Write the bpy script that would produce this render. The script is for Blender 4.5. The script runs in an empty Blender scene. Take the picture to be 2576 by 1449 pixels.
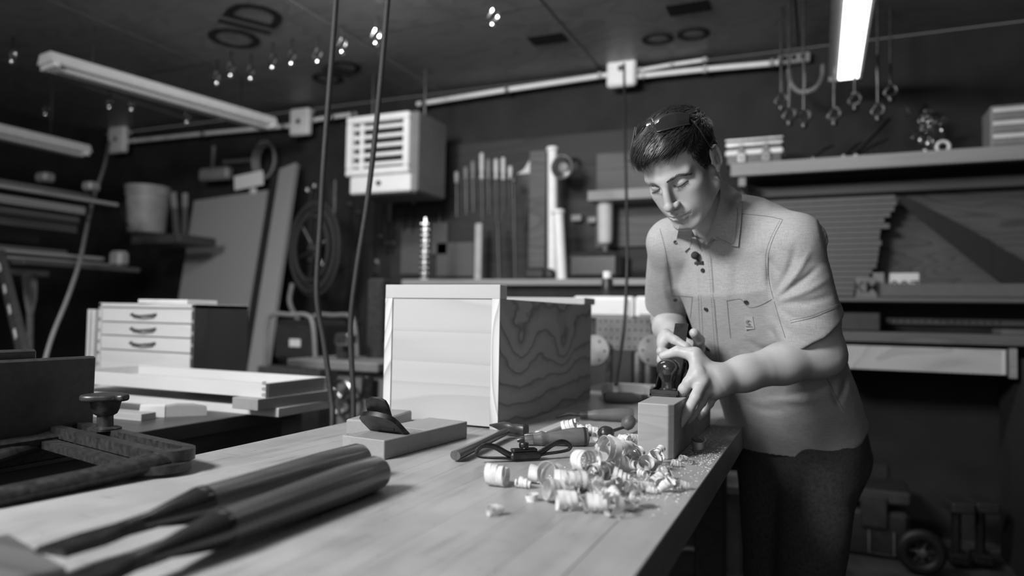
import bpy, bmesh, math, random
import numpy as np
from mathutils import Vector, Matrix
from mathutils.bvhtree import BVHTree
random.seed(7)
rng = np.random.default_rng(7)
scene = bpy.context.scene
col = scene.collection

# ---------------------------------------------------------------- camera
# X runs along the back wall, Y into the room along the bench, Z up; bench top z = 0.90
F_PX, CX, CY = 1776.0, 1288.0, 724.5
_v = np.array([2060 - CX, -(806 - CY), F_PX]); AY = _v / np.linalg.norm(_v)
_n = np.cross(AY, np.array([1, -.018, 0.])); _n /= np.linalg.norm(_n)
AZ = _n if _n[1] > 0 else -_n
AX = np.cross(AZ, AY); AX = AX if AX[0] > 0 else -AX
RW = np.array([AX, AY, AZ])                      # camera (right, up, forward) -> world
CAM = np.array([0., 0., 1.18])
def ray(px, py): return RW @ np.array([(px - CX) / F_PX, -(py - CY) / F_PX, 1.])
def W(px, py, D): return CAM + ray(px, py) * D          # point at depth D along the view axis
def atz(px, py, z): d = ray(px, py); return CAM + d * (z - CAM[2]) / d[2]
def atx(px, py, x): d = ray(px, py); return CAM + d * x / d[0]
def aty(px, py, y): d = ray(px, py); return CAM + d * y / d[1]
def proj(p):
    c = RW.T @ (np.asarray(p, float) - CAM); return CX + F_PX * c[0] / c[2], CY - F_PX * c[1] / c[2], c[2]

cd = bpy.data.cameras.new('camera'); cam = bpy.data.objects.new('camera', cd); col.objects.link(cam)
cd.sensor_width = 36.0; cd.lens = 36.0 * F_PX / 2576.0
right, up, fwd = RW[:, 0], RW[:, 1], RW[:, 2]
cam.matrix_world = Matrix(((right[0], up[0], -fwd[0], 0), (right[1], up[1], -fwd[1], 0), (right[2], up[2], -fwd[2], 1.18), (0, 0, 0, 1)))
cd.dof.use_dof = True; cd.dof.focus_distance = 1.45; cd.dof.aperture_fstop = 1.6
cd.clip_start = .05
scene.camera = cam

# ---------------------------------------------------------------- light and exposure
scene.view_settings.view_transform = 'Standard'; scene.view_settings.look = 'None'
scene.view_settings.gamma = 1; scene.view_settings.use_curve_mapping = False
scene.view_settings.exposure = -0.32
world = bpy.data.worlds.new('world'); scene.world = world; world.use_nodes = True
world.node_tree.nodes['Background'].inputs[0].default_value = (.8, .8, .8, 1)
world.node_tree.nodes['Background'].inputs[1].default_value = .30
def area(name, loc, target, size, power, size_y=None, spread=180):
    l = bpy.data.lights.new(name, 'AREA'); l.energy = power; l.size = size
    if size_y: l.shape = 'RECTANGLE'; l.size_y = size_y
    l.spread = math.radians(spread)
    o = bpy.data.objects.new(name, l); col.objects.link(o)
    o.location = loc
    o.rotation_euler = (Vector(target) - Vector(loc)).to_track_quat('-Z', 'Y').to_euler()
    return o
area('softbox_key', (-1.65, -0.60, 2.73), (-.5, 1.7, 1.05), .85, 240)
area('back_fill', (-1.7, 2.0, 2.74), (-1.3, 4.5, 1.35), 1.25, 42, .16)  # unseen area light added to brighten the back of the room
area('front_fill', (-1.0, -3.2, 1.9), (-1.0, 3.5, 1.2), 3.2, 30, 1.8)  # broad fill added behind the camera to lift the dark parts

# ---------------------------------------------------------------- materials (all greys: the photograph is black and white)
MATS = {}
def node_mat(name):
    m = bpy.data.materials.new(name); m.use_nodes = True; MATS[name] = m
    return m, m.node_tree.nodes, m.node_tree.links, m.node_tree.nodes['Principled BSDF']
def g(v): return (v, v, v, 1)
def ramp(nodes, stops):
    r = nodes.new('ShaderNodeValToRGB'); e = r.color_ramp.elements
    e[0].position, e[0].color = stops[0][0], g(stops[0][1]); e[1].position, e[1].color = stops[-1][0], g(stops[-1][1])
    for p, c in stops[1:-1]: x = e.new(p); x.color = g(c)
    return r
def plain(name, v, rough=.6, metal=0, var=.25, scale=30, bump=0.0, spec=.5, coat=0):
    m, N, L, b = node_mat(name)
    tc = N.new('ShaderNodeTexCoord'); no = N.new('ShaderNodeTexNoise'); no.inputs['Scale'].default_value = scale; no.inputs['Detail'].default_value = 4
    L.new(tc.outputs['Object'], no.inputs['Vector'])
    r = ramp(N, [(.3, v * (1 - var)), (.7, v * (1 + var))]); L.new(no.outputs['Fac'], r.inputs['Fac']); L.new(r.outputs['Color'], b.inputs['Base Color'])
    b.inputs['Roughness'].default_value = rough; b.inputs['Metallic'].default_value = metal
    b.inputs['Specular IOR Level'].default_value = spec; b.inputs['Coat Weight'].default_value = coat
    if bump:
        bp = N.new('ShaderNodeBump'); bp.inputs['Strength'].default_value = bump; bp.inputs['Distance'].default_value = .002
        L.new(no.outputs['Fac'], bp.inputs['Height']); L.new(bp.outputs['Normal'], b.inputs['Normal'])
    return m
def wood(name, lo, hi, axis='Y', ring=26, dist=2.2, rough=.55, fine=.12, stretch=.12, coat=0, bump=.12, rings=.8, wscale=1.0):
    """long-grain wood: rings stretched along `axis`, plus fine fibre streaks"""
    m, N, L, b = node_mat(name)
    tc = N.new('ShaderNodeTexCoord'); oi = N.new('ShaderNodeObjectInfo')
    ad = N.new('ShaderNodeVectorMath'); ad.operation = 'ADD'
    mu = N.new('ShaderNodeMath'); mu.operation = 'MULTIPLY'; mu.inputs[1].default_value = 3.7
    L.new(oi.outputs['Random'], mu.inputs[0]); L.new(tc.outputs['Object'], ad.inputs[0]); L.new(mu.outputs[0], ad.inputs[1])
    mp = N.new('ShaderNodeMapping'); s = [stretch if c_ in axis else 1 for c_ in 'XYZ']; mp.inputs['Scale'].default_value = s
    L.new(ad.outputs[0], mp.inputs['Vector'])
    n1 = N.new('ShaderNodeTexNoise'); n1.inputs['Scale'].default_value = 3.2 * wscale; n1.inputs['Detail'].default_value = 2; n1.inputs['Distortion'].default_value = .4
    L.new(mp.outputs[0], n1.inputs['Vector'])
    mm = N.new('ShaderNodeMath'); mm.operation = 'MULTIPLY'; mm.inputs[1].default_value = ring
    L.new(n1.outputs['Fac'], mm.inputs[0])
    fr = N.new('ShaderNodeMath'); fr.operation = 'FRACT'; L.new(mm.outputs[0], fr.inputs[0])
    rr = ramp(N, [(0, .0), (.62, .35), (.9, 1), (1, 0)]); L.new(fr.outputs[0], rr.inputs['Fac'])
    mp2 = N.new('ShaderNodeMapping'); s2 = [4 if c_ in axis else 90 for c_ in 'XYZ']; mp2.inputs['Scale'].default_value = s2
    L.new(ad.outputs[0], mp2.inputs['Vector'])
    n2 = N.new('ShaderNodeTexNoise'); n2.inputs['Scale'].default_value = 2; n2.inputs['Detail'].default_value = 3
    L.new(mp2.outputs[0], n2.inputs['Vector'])
    mx = N.new('ShaderNodeMix'); mx.data_type = 'FLOAT'; mx.inputs[0].default_value = fine
    a1 = N.new('ShaderNodeMath'); a1.operation = 'MULTIPLY'; a1.inputs[1].default_value = rings
    L.new(rr.outputs['Color'], a1.inputs[0])
    L.new(a1.outputs[0], mx.inputs[2]); L.new(n2.outputs['Fac'], mx.inputs[3])
    fin = ramp(N, [(0, hi), (1, lo)]); L.new(mx.outputs[0], fin.inputs['Fac'])
    L.new(fin.outputs['Color'], b.inputs['Base Color'])
    b.inputs['Roughness'].default_value = rough; b.inputs['Coat Weight'].default_value = coat; b.inputs['Coat Roughness'].default_value = .15
    bp = N.new('ShaderNodeBump'); bp.inputs['Strength'].default_value = bump; bp.inputs['Distance'].default_value = .001
    L.new(n2.outputs['Fac'], bp.inputs['Height']); L.new(bp.outputs['Normal'], b.inputs['Normal'])
    return m

# ---------------------------------------------------------------- mesh helpers
def nz(v): v = np.asarray(v, float); return v / (np.linalg.norm(v) + 1e-12)
def frame(d, upv=(0, 0, 1)):
    d = nz(d); u = np.asarray(upv, float)
    if abs(d @ u) > .98: u = np.array([0, 1., 0]) if abs(d[1]) < .9 else np.array([1., 0, 0])
    x = nz(np.cross(u, d)); y = np.cross(d, x)
    return x, y, d
def rotz(a): c, s = math.cos(a), math.sin(a); return np.array([[c, -s, 0], [s, c, 0], [0, 0, 1.]])
def roty(a): c, s = math.cos(a), math.sin(a); return np.array([[c, 0, s], [0, 1, 0], [-s, 0, c]])
def rotx(a): c, s = math.cos(a), math.sin(a); return np.array([[1, 0, 0], [0, c, -s], [0, s, c]])
class MB:
    def __init__(s): s.v = []; s.f = []
    def add(s, vs, fs):
        o = len(s.v); s.v += [tuple(map(float, p)) for p in vs]; s.f += [tuple(o + i for i in f) for f in fs]; return s
    def box(s, c, size, b=0.0, R=None):
        """box centred at c; b = chamfer"""
        h = np.asarray(size, float) / 2; c = np.asarray(c, float); R = np.eye(3) if R is None else R
        b = min(b, h.min() * .49)
        if b <= 0:
            vs = [c + R @ (h * np.array([x, y, z])) for x in (-1, 1) for y in (-1, 1) for z in (-1, 1)]
            return s.add(vs, [(0, 1, 3, 2), (4, 6, 7, 5), (0, 4, 5, 1), (2, 3, 7, 6), (0, 2, 6, 4), (1, 5, 7, 3)])
        vs = []; idx = {}
        for x in (-1, 1):
            for y in (-1, 1):
                for z in (-1, 1):
                    for k in range(3):
                        q = h * np.array([x, y, z]); q = q - b * np.array([x, y, z]); q[k] += b * (x, y, z)[k]
                        idx[(x, y, z, k)] = len(vs); vs.append(c + R @ q)
        fs = []
        for k in range(3):
            o = [i for i in range(3) if i != k]
            for sg in (-1, 1):
                loop = []
                for a, bb in ((-1, -1), (1, -1), (1, 1), (-1, 1)):
                    q = [0, 0, 0]; q[k] = sg; q[o[0]] = a; q[o[1]] = bb; loop.append(idx[(*q, k)])
                if (sg > 0) == (k == 1): loop.reverse()
                fs.append(tuple(loop))
            for a in (-1, 1):
                for bb in (-1, 1):
                    q0 = [0, 0, 0]; q0[o[0]] = a; q0[o[1]] = bb
                    q1 = list(q0); q0[k] = -1; q1[k] = 1
                    l = [idx[(*q0, o[0])], idx[(*q1, o[0])], idx[(*q1, o[1])], idx[(*q0, o[1])]]
                    if (a * bb > 0) == (k == 1): l.reverse()
                    fs.append(tuple(l))
        for x in (-1, 1):
            for y in (-1, 1):
                for z in (-1, 1):
                    l = [idx[(x, y, z, k)] for k in range(3)]
                    if x * y * z < 0: l.reverse()
                    fs.append(tuple(l))
        return s.add(vs, fs)
    def tube(s, pts, r, n=10, cap=True, flat=1.0, upv=(0, 0, 1), roll=0):
        pts = [np.asarray(p, float) for p in pts]; m = len(pts)
        rs = [r] * m if np.isscalar(r) else list(r)
        vs = []; x = None
        for i, p in enumerate(pts):
            d = nz((pts[min(i + 1, m - 1)] - pts[max(i - 1, 0)]))
            if x is None: x, y, _ = frame(d, upv)
            else:
                x = nz(x - d * (x @ d)); y = np.cross(d, x)
            for k in range(n):
                a = 2 * math.pi * k / n + roll
                vs.append(p + rs[i] * (math.cos(a) * x + flat * math.sin(a) * y))
        fs = [(i * n + k, i * n + (k + 1) % n, (i + 1) * n + (k + 1) % n, (i + 1) * n + k) for i in range(m - 1) for k in range(n)]
        if cap: fs += [tuple(range(n - 1, -1, -1)), tuple((m - 1) * n + k for k in range(n))]
        return s.add(vs, fs)
    def lathe(s, prof, o, d, n=24, upv=(0, 0, 1), flat=1.0):
        """prof = [(radius, distance along d)]"""
        x, y, d = frame(d, upv); o = np.asarray(o, float); m = len(prof); vs = []
        for r, t in prof:
            for k in range(n):
                a = 2 * math.pi * k / n; vs.append(o + d * t + max(r, 1e-5) * (math.cos(a) * x + flat * math.sin(a) * y))
        fs = [(i * n + k, i * n + (k + 1) % n, (i + 1) * n + (k + 1) % n, (i + 1) * n + k) for i in range(m - 1) for k in range(n)]
        fs += [tuple(range(n - 1, -1, -1)), tuple((m - 1) * n + k for k in range(n))]
        return s.add(vs, fs)
    def prism(s, poly, o, ax, ay, th):
        """flat polygon (2d, counter-clockwise in ax, ay) extruded th along ax x ay"""
        ax, ay, o = np.asarray(ax, float), np.asarray(ay, float), np.asarray(o, float); nn = nz(np.cross(ax, ay)) * th; n = len(poly)
        vs = [o + ax * p[0] + ay * p[1] for p in poly] + [o + ax * p[0] + ay * p[1] + nn for p in poly]
        fs = [tuple(range(n - 1, -1, -1)), tuple(range(n, 2 * n))] + [(i, (i + 1) % n, n + (i + 1) % n, n + i) for i in range(n)]
        return s.add(vs, fs)
    def ribbon(s, pts, sides, w, th):
        """strip along pts, width along `sides` vectors, solid of thickness th"""
        m = len(pts); vs = []
        for i in range(m):
            p = np.asarray(pts[i], float); d = nz(np.asarray(pts[min(i + 1, m - 1)], float) - np.asarray(pts[max(i - 1, 0)], float))
            sd = nz(sides[i]); nn = nz(np.cross(d, sd)); ww = w if np.isscalar(w) else w[i]
            vs += [p - sd * ww / 2, p + sd * ww / 2, p + sd * ww / 2 + nn * th, p - sd * ww / 2 + nn * th]
        fs = [(i * 4 + k, i * 4 + (k + 1) % 4, (i + 1) * 4 + (k + 1) % 4, (i + 1) * 4 + k) for i in range(m - 1) for k in range(4)]
        fs += [(3, 2, 1, 0), tuple((m - 1) * 4 + k for k in range(4))]
        return s.add(vs, fs)
    def build(s, name, mat, parent=None, origin=None, smooth=35):
        return mesh_obj(name, s.v, s.f, mat, parent, origin, smooth)
def mesh_obj(name, v, f, mat, parent=None, origin=None, smooth=35):
    v = np.asarray(v, float).reshape(-1, 3)
    if origin is None:
        origin = np.array(parent['_o']) if parent is not None and '_o' in parent else \
            np.array([(v[:, 0].min() + v[:, 0].max()) / 2, (v[:, 1].min() + v[:, 1].max()) / 2, v[:, 2].min()])
    origin = np.asarray(origin, float)
    me = bpy.data.meshes.new(name)
    me.from_pydata((v - origin).tolist(), [], [tuple(map(int, q)) for q in f]); me.update()
    bm = bmesh.new(); bm.from_mesh(me); bmesh.ops.recalc_face_normals(bm, faces=bm.faces); bm.to_mesh(me); bm.free()
    if smooth:
        me.shade_smooth()
        if smooth < 180: me.set_sharp_from_angle(angle=math.radians(smooth))
    me.materials.append(MATS[mat] if isinstance(mat, str) else mat)
    o = bpy.data.objects.new(name, me); col.objects.link(o)
    if parent is None: o.location = origin; o['_o'] = [float(x) for x in origin]
    else:
        po = np.array(parent['_o']); o.location = origin - po; o.parent = parent; o['_o'] = [float(x) for x in origin]
    return o
def thing(name, label, cat, loc, group=None):
    o = bpy.data.objects.new(name, None); col.objects.link(o); o.empty_display_size = .05
    o.location = [float(x) for x in loc]; o['_o'] = [float(x) for x in loc]
    return tag(o, label, cat, group)
def tag(o, label, cat, group=None, kind=None):
    o['label'] = label; o['category'] = cat
    if group: o['group'] = group
    if kind: o['kind'] = kind
    return o
def struct(o): o['kind'] = 'structure'; return o
def copy_tree(root, loc, rz=None, label=None, parent=None):
    r = root.copy(); col.objects.link(r); r.location = loc
    if rz is not None: r.rotation_euler[2] = rz
    if label: r['label'] = label
    for ch in root.children:
        c = ch.copy(); col.objects.link(c); c.parent = r
        for gch in ch.children:
            d = gch.copy(); col.objects.link(d); d.parent = c
    return r
def spline(pts, n=40):
    """Catmull-Rom through pts"""
    P = np.asarray(pts, float); P = np.vstack([2 * P[0] - P[1], P, 2 * P[-1] - P[-2]]); m = len(P) - 3; out = []
    for k in range(n):
        t = k / (n - 1) * m; i = min(int(t), m - 1); u = t - i; a, b, c, d = P[i:i + 4]
        out.append(.5 * ((2 * b) + (-a + c) * u + (2 * a - 5 * b + 4 * c - d) * u * u + (-a + 3 * b - 3 * c + d) * u ** 3))
    return np.array(out)
def text_obj(name, body, o, ax, ay, size, mat, parent, extrude=.0008, bold=0.0):
    """lettering as geometry lying in the plane (ax, ay), centred at o"""
    cu = bpy.data.curves.new(name, 'FONT'); cu.body = body; cu.size = size; cu.extrude = extrude; cu.align_x = 'CENTER'; cu.align_y = 'CENTER'; cu.offset = bold
    cu.resolution_u = 3
    t = bpy.data.objects.new(name + '_tmp', cu); col.objects.link(t)
    dg = bpy.context.evaluated_depsgraph_get(); me = bpy.data.meshes.new_from_object(t.evaluated_get(dg))
    ax, ay = nz(ax), nz(ay); az = np.cross(ax, ay)
    v = [np.asarray(o) + ax * p.co[0] + ay * p.co[1] + az * p.co[2] for p in me.vertices]; f = [tuple(p.vertices) for p in me.polygons]
    bpy.data.objects.remove(t); bpy.data.curves.remove(cu); bpy.data.meshes.remove(me)
    return mesh_obj(name, v, f, mat, parent, None if parent is None else parent['_o'], 0)
# ================================================================ materials used below
def stains(name):
    """scuffs, smears and small dark dents on top of a wood"""
    m = MATS[name]; N, L = m.node_tree.nodes, m.node_tree.links; b = N['Principled BSDF']; src = b.inputs['Base Color'].links[0].from_socket
    ge = N.new('ShaderNodeNewGeometry')
    def noise(sc, scale, lo, hi, a, bb, det=4):
        mp = N.new('ShaderNodeMapping'); mp.inputs['Scale'].default_value = sc; mp.inputs['Rotation'].default_value = (0, 0, .25); L.new(ge.outputs['Position'], mp.inputs['Vector'])
        n_ = N.new('ShaderNodeTexNoise'); n_.inputs['Scale'].default_value = scale; n_.inputs['Detail'].default_value = det; L.new(mp.outputs[0], n_.inputs['Vector'])
        r = ramp(N, [(lo, a), (hi, bb)]); L.new(n_.outputs['Fac'], r.inputs['Fac']); return r.outputs['Color']
    for col_ in (noise((1, 1, 1), 7, .36, .60, .84, 1.06), noise((9, 1.2, 1), 4, .30, .42, .80, 1.0), noise((1, 1, 1), 60, .24, .31, .55, 1.0, 2), noise((3, 40, 1), 3, .27, .33, .72, 1.0, 3)):
        mx = N.new('ShaderNodeMix'); mx.data_type = 'RGBA'; mx.blend_type = 'MULTIPLY'; mx.inputs[0].default_value = 1; L.new(src, mx.inputs[6]); L.new(col_, mx.inputs[7]); src = mx.outputs[2]
    L.new(src, b.inputs['Base Color'])
wood('bench_maple', .24, .36, 'Y', 14, rough=.40, fine=.35, stretch=.08, rings=.55)
stains('bench_maple')
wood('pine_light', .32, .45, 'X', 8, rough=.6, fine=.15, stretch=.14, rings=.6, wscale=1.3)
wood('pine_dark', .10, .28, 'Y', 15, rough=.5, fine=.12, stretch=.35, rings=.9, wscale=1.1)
wood('end_grain', .30, .66, 'Z', 30, rough=.6, fine=.1, stretch=.5, rings=.9)
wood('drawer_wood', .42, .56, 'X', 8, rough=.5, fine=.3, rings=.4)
wood('chest_front', .44, .58, 'X', 7, rough=.5, fine=.2, rings=.35)
wood('ash_block', .21, .36, 'XY', 26, rough=.6, fine=.45, rings=.5, stretch=.15, wscale=1.6)
wood('plane_oak', .17, .30, 'Y', 10, rough=.5, fine=.5, rings=.35)
wood('walnut', .03, .11, 'Y', 18, rough=.3, fine=.5, rings=.6, coat=.45)
wood('handle_beech', .05, .14, 'X', 12, rough=.4, fine=.5, rings=.5, coat=.15)
wood('dark_board', .03, .07, 'Y', 12, rough=.6, fine=.4)
wood('rack_lumber', .05, .12, 'Y', 12, rough=.7, fine=.4)
wood('rack_lumber_pale', .16, .26, 'Y', 10, rough=.7, fine=.4)
wood('osb_dark', .14, .36, 'X', 6, rough=.45, fine=.6, stretch=.6)
wood('plywood_wall', .03, .085, 'X', 22, rough=.6, fine=.2, stretch=.25, rings=.9)
wood('hardboard', .26, .32, 'Z', 4, rough=.7, fine=.5, rings=.2)
wood('shelf_pine', .18, .28, 'X', 12, rough=.6, fine=.3)
wood('ply_face', .28, .42, 'X', 14, rough=.55, fine=.15, stretch=.4)
wood('old_counter', .05, .13, 'X', 8, rough=.6, fine=.5)
plain('concrete', .07, .75, scale=8, var=.4, bump=.2)
plain('wall_dark', .016, .85, scale=6, var=.3)
plain('black_metal', .03, .38, 0, scale=60, var=.3, bump=.05)
plain('cast_iron', .035, .42, .3, scale=90, var=.5, bump=.15)
plain('steel', .45, .28, 1, scale=40, var=.2)
plain('steel_dark', .06, .35, .8, scale=50, var=.4)
plain('chrome', .75, .12, 1, scale=20, var=.05)
plain('white_paint', .80, .45, scale=20, var=.05)
plain('grey_paint', .16, .5, scale=20, var=.1)
plain('heater_white', .75, .4, scale=10, var=.04)
plain('galvanised', .42, .35, .6, scale=40, var=.2)
plain('rubber', .014, .55, scale=80, var=.2)
plain('rubber_grey', .025, .7, scale=80, var=.2)
plain('white_cord', .55, .5, scale=40, var=.1)
plain('plastic_white', .6, .45, scale=15, var=.06)
plain('plastic_grey', .2, .5, scale=15, var=.12)
plain('black_plastic', .03, .35, scale=30, var=.2)
plain('shaving', .62, .6, scale=60, var=.18)
plain('shaving_dark', .16, .6, scale=60, var=.3)
plain('stamp_ink', .008, .7, scale=30, var=.3)
plain('cloth_dark', .03, .9, scale=80, var=.3, bump=.3)
plain('perf_grey', .14, .5, scale=15)
plain('perf_pale', .3, .5, scale=15)
plain('case_grey', .03, .5, scale=15)
plain('strip_grey', .10, .6, scale=25, var=.08)
plain('plate_dark', .14, .5, scale=20)
plain('bucket_grey', .30, .5, scale=8, var=.2)
wood('old_table', .03, .06, 'Y', 8, rough=.4, fine=.5)
wood('shaded_side', .035, .06, 'Z', 6, rough=.6, fine=.5)  # shade on the chest's right side, put into the wood colour
wood('tool_ply', .012, .03, 'X', 10, rough=.7)
wood('plywood_mid', .06, .12, 'X', 10, rough=.7)
wood('dark_handle', .05, .11, 'X', 10, rough=.5)
wood('walnut_gloss', .012, .03, 'Z', 10, rough=.15, coat=.8)
plain('gloss_black', .02, .18, 0, scale=30, var=.2, coat=.6)
plain('paper', .62, .8, scale=20, var=.06)
def emission(name, v, s):
    m, N, L, b = node_mat(name)
    b.inputs['Base Color'].default_value = g(v); b.inputs['Emission Color'].default_value = (1, 1, 1, 1); b.inputs['Emission Strength'].default_value = s
emission('tube_lit', .8, 5.0)
def glass(name, v, rough=.03):
    m, N, L, b = node_mat(name); b.inputs['Base Color'].default_value = g(v); b.inputs['Roughness'].default_value = rough
    b.inputs['Specular IOR Level'].default_value = 1.0; b.inputs['Coat Weight'].default_value = 1.0
glass('lens_glass', .015)

# ================================================================ the room
XL, XR, YB, YF, ZC = -6.2, 3.2, 4.55, -3.5, 2.82
floor = struct(MB().box(((XL + XR) / 2, (YB + YF) / 2, -.05), (XR - XL + .2, YB - YF + .2, .1)).build('floor', 'concrete'))
wall_back = struct(MB().box(((XL + XR) / 2, YB + .05, ZC / 2), (XR - XL + .2, .1, ZC)).build('wall_back', 'wall_dark'))
wall_left = struct(MB().box((XL - .05, (YB + YF) / 2, ZC / 2), (.1, YB - YF, ZC)).build('wall_left', 'wall_dark'))
wall_right = struct(MB().box((XR + .05, (YB + YF) / 2, ZC / 2), (.1, YB - YF, ZC)).build('wall_right', 'wall_dark'))
ceiling = struct(MB().box(((XL + XR) / 2, (YB + YF) / 2, ZC + .09), (XR - XL + .2, YB - YF + .2, .1)).build('ceiling', 'wall_dark'))
# strand-board ceiling sheets with open joints
pw, pl = 1.21, 2.43
for i in range(8):
    for j in range(-2, 3):
        cx0 = XL + .6 + i * 1.22; cy0 = 1.0 + j * 2.44 + (1.22 if i % 2 else 0)
        y0, y1 = max(cy0 - pl / 2, YF + .02), min(cy0 + pl / 2, YB - .01); x0, x1 = cx0 - pw / 2, min(cx0 + pw / 2, XR - .01)
        if y1 - y0 < .1: continue
        MB().box(((x0 + x1) / 2, (y0 + y1) / 2, ZC + .02 + random.uniform(-.004, .004)), (x1 - x0, y1 - y0, .036), .004).build('ceiling_panel', 'osb_dark', ceiling)
# ================================================================ workbench, block and hand plane
BXL, BXR, ZT = -1.10, -.182, .90
bench = thing('workbench', 'long pale butcher-block workbench carrying hand tools and shavings', 'workbench', (-.64, 1.4, 0))
nb = 13; bw = (BXR - BXL) / nb
for i in range(nb):
    MB().box((BXL + bw * (i + .5), 1.10, ZT - .03), (bw - .00015, 2.95, .06), .00025 if i < nb - 1 else .0012).build('bench_stave', 'bench_maple', bench)
MB().box(((BXL + BXR) / 2, 1.1, ZT - .10), (BXR - BXL - .12, 2.8, .09), .004).build('apron', 'dark_board', bench)
for x in (BXL + .10, BXR - .14):
    for y in (-.2, 2.4): MB().box((x, y, .425), (.09, .09, .85), .004).build('leg', 'dark_board', bench)
MB().box(((BXL + BXR) / 2, 1.1, .2), (BXR - BXL - .24, 2.7, .04), .004).build('lower_shelf', 'dark_board', bench)
# block being planed: chamfered near-right corner
KX0, KX1, KY0, KY1 = -.334, -.262, 1.412, 1.93
KZ = float(aty(1690, 1018, KY0)[2])
m = MB(); m.prism([(KX0, KY0), (KX1 - .011, KY0), (KX1, KY0 + .012), (KX1, KY1), (KX0, KY1)], (0, 0, ZT), (1, 0, 0), (0, 1, 0), KZ - ZT)
block = m.build('wood_block', 'ash_block', smooth=0)
bv = block.modifiers.new('bevel', 'BEVEL'); bv.width = .0025; bv.segments = 2
tag(block, 'squared pale wood block under the metal hand plane', 'wood block')
# bench plane
PY = float(atz(1668, 998, KZ)[1]); PXc = -.3085
pl = thing('hand_plane', 'iron bench plane with glossy dark round knob being pushed along the wood block', 'hand plane', (PXc, PY + .13, KZ))
prof = [(.0, .0), (.255, .0), (.255, .012), (.215, .016), (.16, .045), (.125, .052), (.09, .044), (.055, .016), (.0, .014)]
m = MB(); m.box((PXc, PY + .1275, KZ + .003), (.062, .255, .006), .001)
for sx in (-1, 1): m.prism([(a, b) for a, b in prof], (PXc + sx * .0305 - (.003 if sx > 0 else 0), PY, KZ), (0, 1, 0), (0, 0, 1), .003)
m.box((PXc, PY + .0025, KZ + .008), (.06, .004, .013), .001)
m.build('plane_body', 'steel_dark', pl)
kb = np.array([PXc + .0005, PY + .05, KZ + .006])
MB().lathe([(.020, 0), (.021, .006), (.016, .009), (.0145, .018), (.016, .027), (.022, .036), (.0265, .047), (.0268, .055), (.0235, .064), (.015, .071), (.004, .0735), (0, .0735)], kb, (0, 0, 1), 32).build('front_knob', 'walnut_gloss' if 'walnut_gloss' in MATS else 'walnut', pl)
MB().lathe([(.0225, 0), (.0225, .004), (.021, .005)], kb - np.array([0, 0, .005]), (0, 0, 1), 28).build('knob_collar', 'steel', pl)
dirI = nz([0, .115, .15]); ic = np.array([PXc + .002, PY + .085, KZ + .008])
Ri = np.stack([np.array([1., 0, 0]), dirI, np.cross([1., 0, 0], dirI)], 1)
m = MB(); m.prism([(-.0165, 0), (.0165, 0), (.0165, .187), (-.015, .187)], ic, Ri[:, 0], Ri[:, 1], .003); m.build('plane_iron', 'steel_dark', pl)
m = MB(); m.prism([(-.017, .02), (.017, .02), (.017, .11), (.012, .128), (0, .135), (-.012, .128), (-.017, .11)], ic - Ri[:, 2] * .007, Ri[:, 0], Ri[:, 1], .006); m.build('lever_cap', 'steel_dark', pl)
m = MB(); m.prism([(.09, .0), (.14, .0), (.17, .06), (.155, .06)], (PXc - .022, PY, KZ + .006), (0, 1, 0), (0, 0, 1), .044); m.build('frog', 'black_metal', pl)
tp = [(PXc, PY + .205, KZ + .012), (PXc, PY + .205, KZ + .035), (PXc, PY + .20, KZ + .06), (PXc, PY + .19, KZ + .085), (PXc, PY + .175, KZ + .10)]
MB().tube(tp, [.019, .016, .014, .015, .012], 12, flat=.75).build('tote', 'walnut', pl)
# ================================================================ tools and boxes on the bench
def P2(px, py, z=ZT): return atz(px, py, z)
# ---- tall pine box
bx1, by0 = -.715, 1.572
bx0 = float(aty(963, 1040, by0)[0]); by1 = 2.33
bz1 = float(aty(1261, 716, by0)[2]); sz1 = float(aty(1261, 752, by0)[2])
box = thing('pine_box', 'tall open pine box with bright front and dark knotted grain on its side', 'box', ((bx0 + bx1) / 2, (by0 + by1) / 2, ZT))
ti = .022
def knotty(name, lo, hi, knots):
    """flat-sawn face: rings warped round two knots (object space, Y along the board, Z up)"""
    m, N, L, b = node_mat(name)
    tc = N.new('ShaderNodeTexCoord'); sp = N.new('ShaderNodeSeparateXYZ'); L.new(tc.outputs['Object'], sp.inputs[0])
    def mth(op, a, bv=None):
        n_ = N.new('ShaderNodeMath'); n_.operation = op
        for i, v in enumerate((a, bv)):
            if v is None: continue
            if isinstance(v, (int, float)): n_.inputs[i].default_value = v
            else: L.new(v, n_.inputs[i])
        return n_.outputs[0]
    mp = N.new('ShaderNodeMapping'); mp.inputs['Scale'].default_value = (3, 2.2, 5); L.new(tc.outputs['Object'], mp.inputs['Vector'])
    no = N.new('ShaderNodeTexNoise'); no.inputs['Scale'].default_value = 1.6; no.inputs['Detail'].default_value = 3; L.new(mp.outputs[0], no.inputs['Vector'])
    fld = mth('ADD', mth('MULTIPLY', sp.outputs['Z'], 15.0), mth('MULTIPLY', no.outputs['Fac'], 2.4))
    for ky, kz, s_, amp in knots:
        dy = mth('SUBTRACT', sp.outputs['Y'], ky); dz = mth('SUBTRACT', sp.outputs['Z'], kz)
        r2_ = mth('ADD', mth('POWER', mth('MULTIPLY', dy, 1 / s_), 2.0), mth('POWER', mth('MULTIPLY', dz, 1.25 / s_), 2.0))
        fld = mth('ADD', fld, mth('MULTIPLY', mth('DIVIDE', 1.0, mth('ADD', r2_, 1.0)), amp))
    fr = mth('FRACT', fld)
    r = ramp(N, [(0, hi * .96), (.45, hi), (.75, hi * .82), (.9, lo), (1, hi * .96)]); L.new(fr, r.inputs['Fac']); L.new(r.outputs['Color'], b.inputs['Base Color']); b.inputs['Roughness'].default_value = .55
    return m
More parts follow.
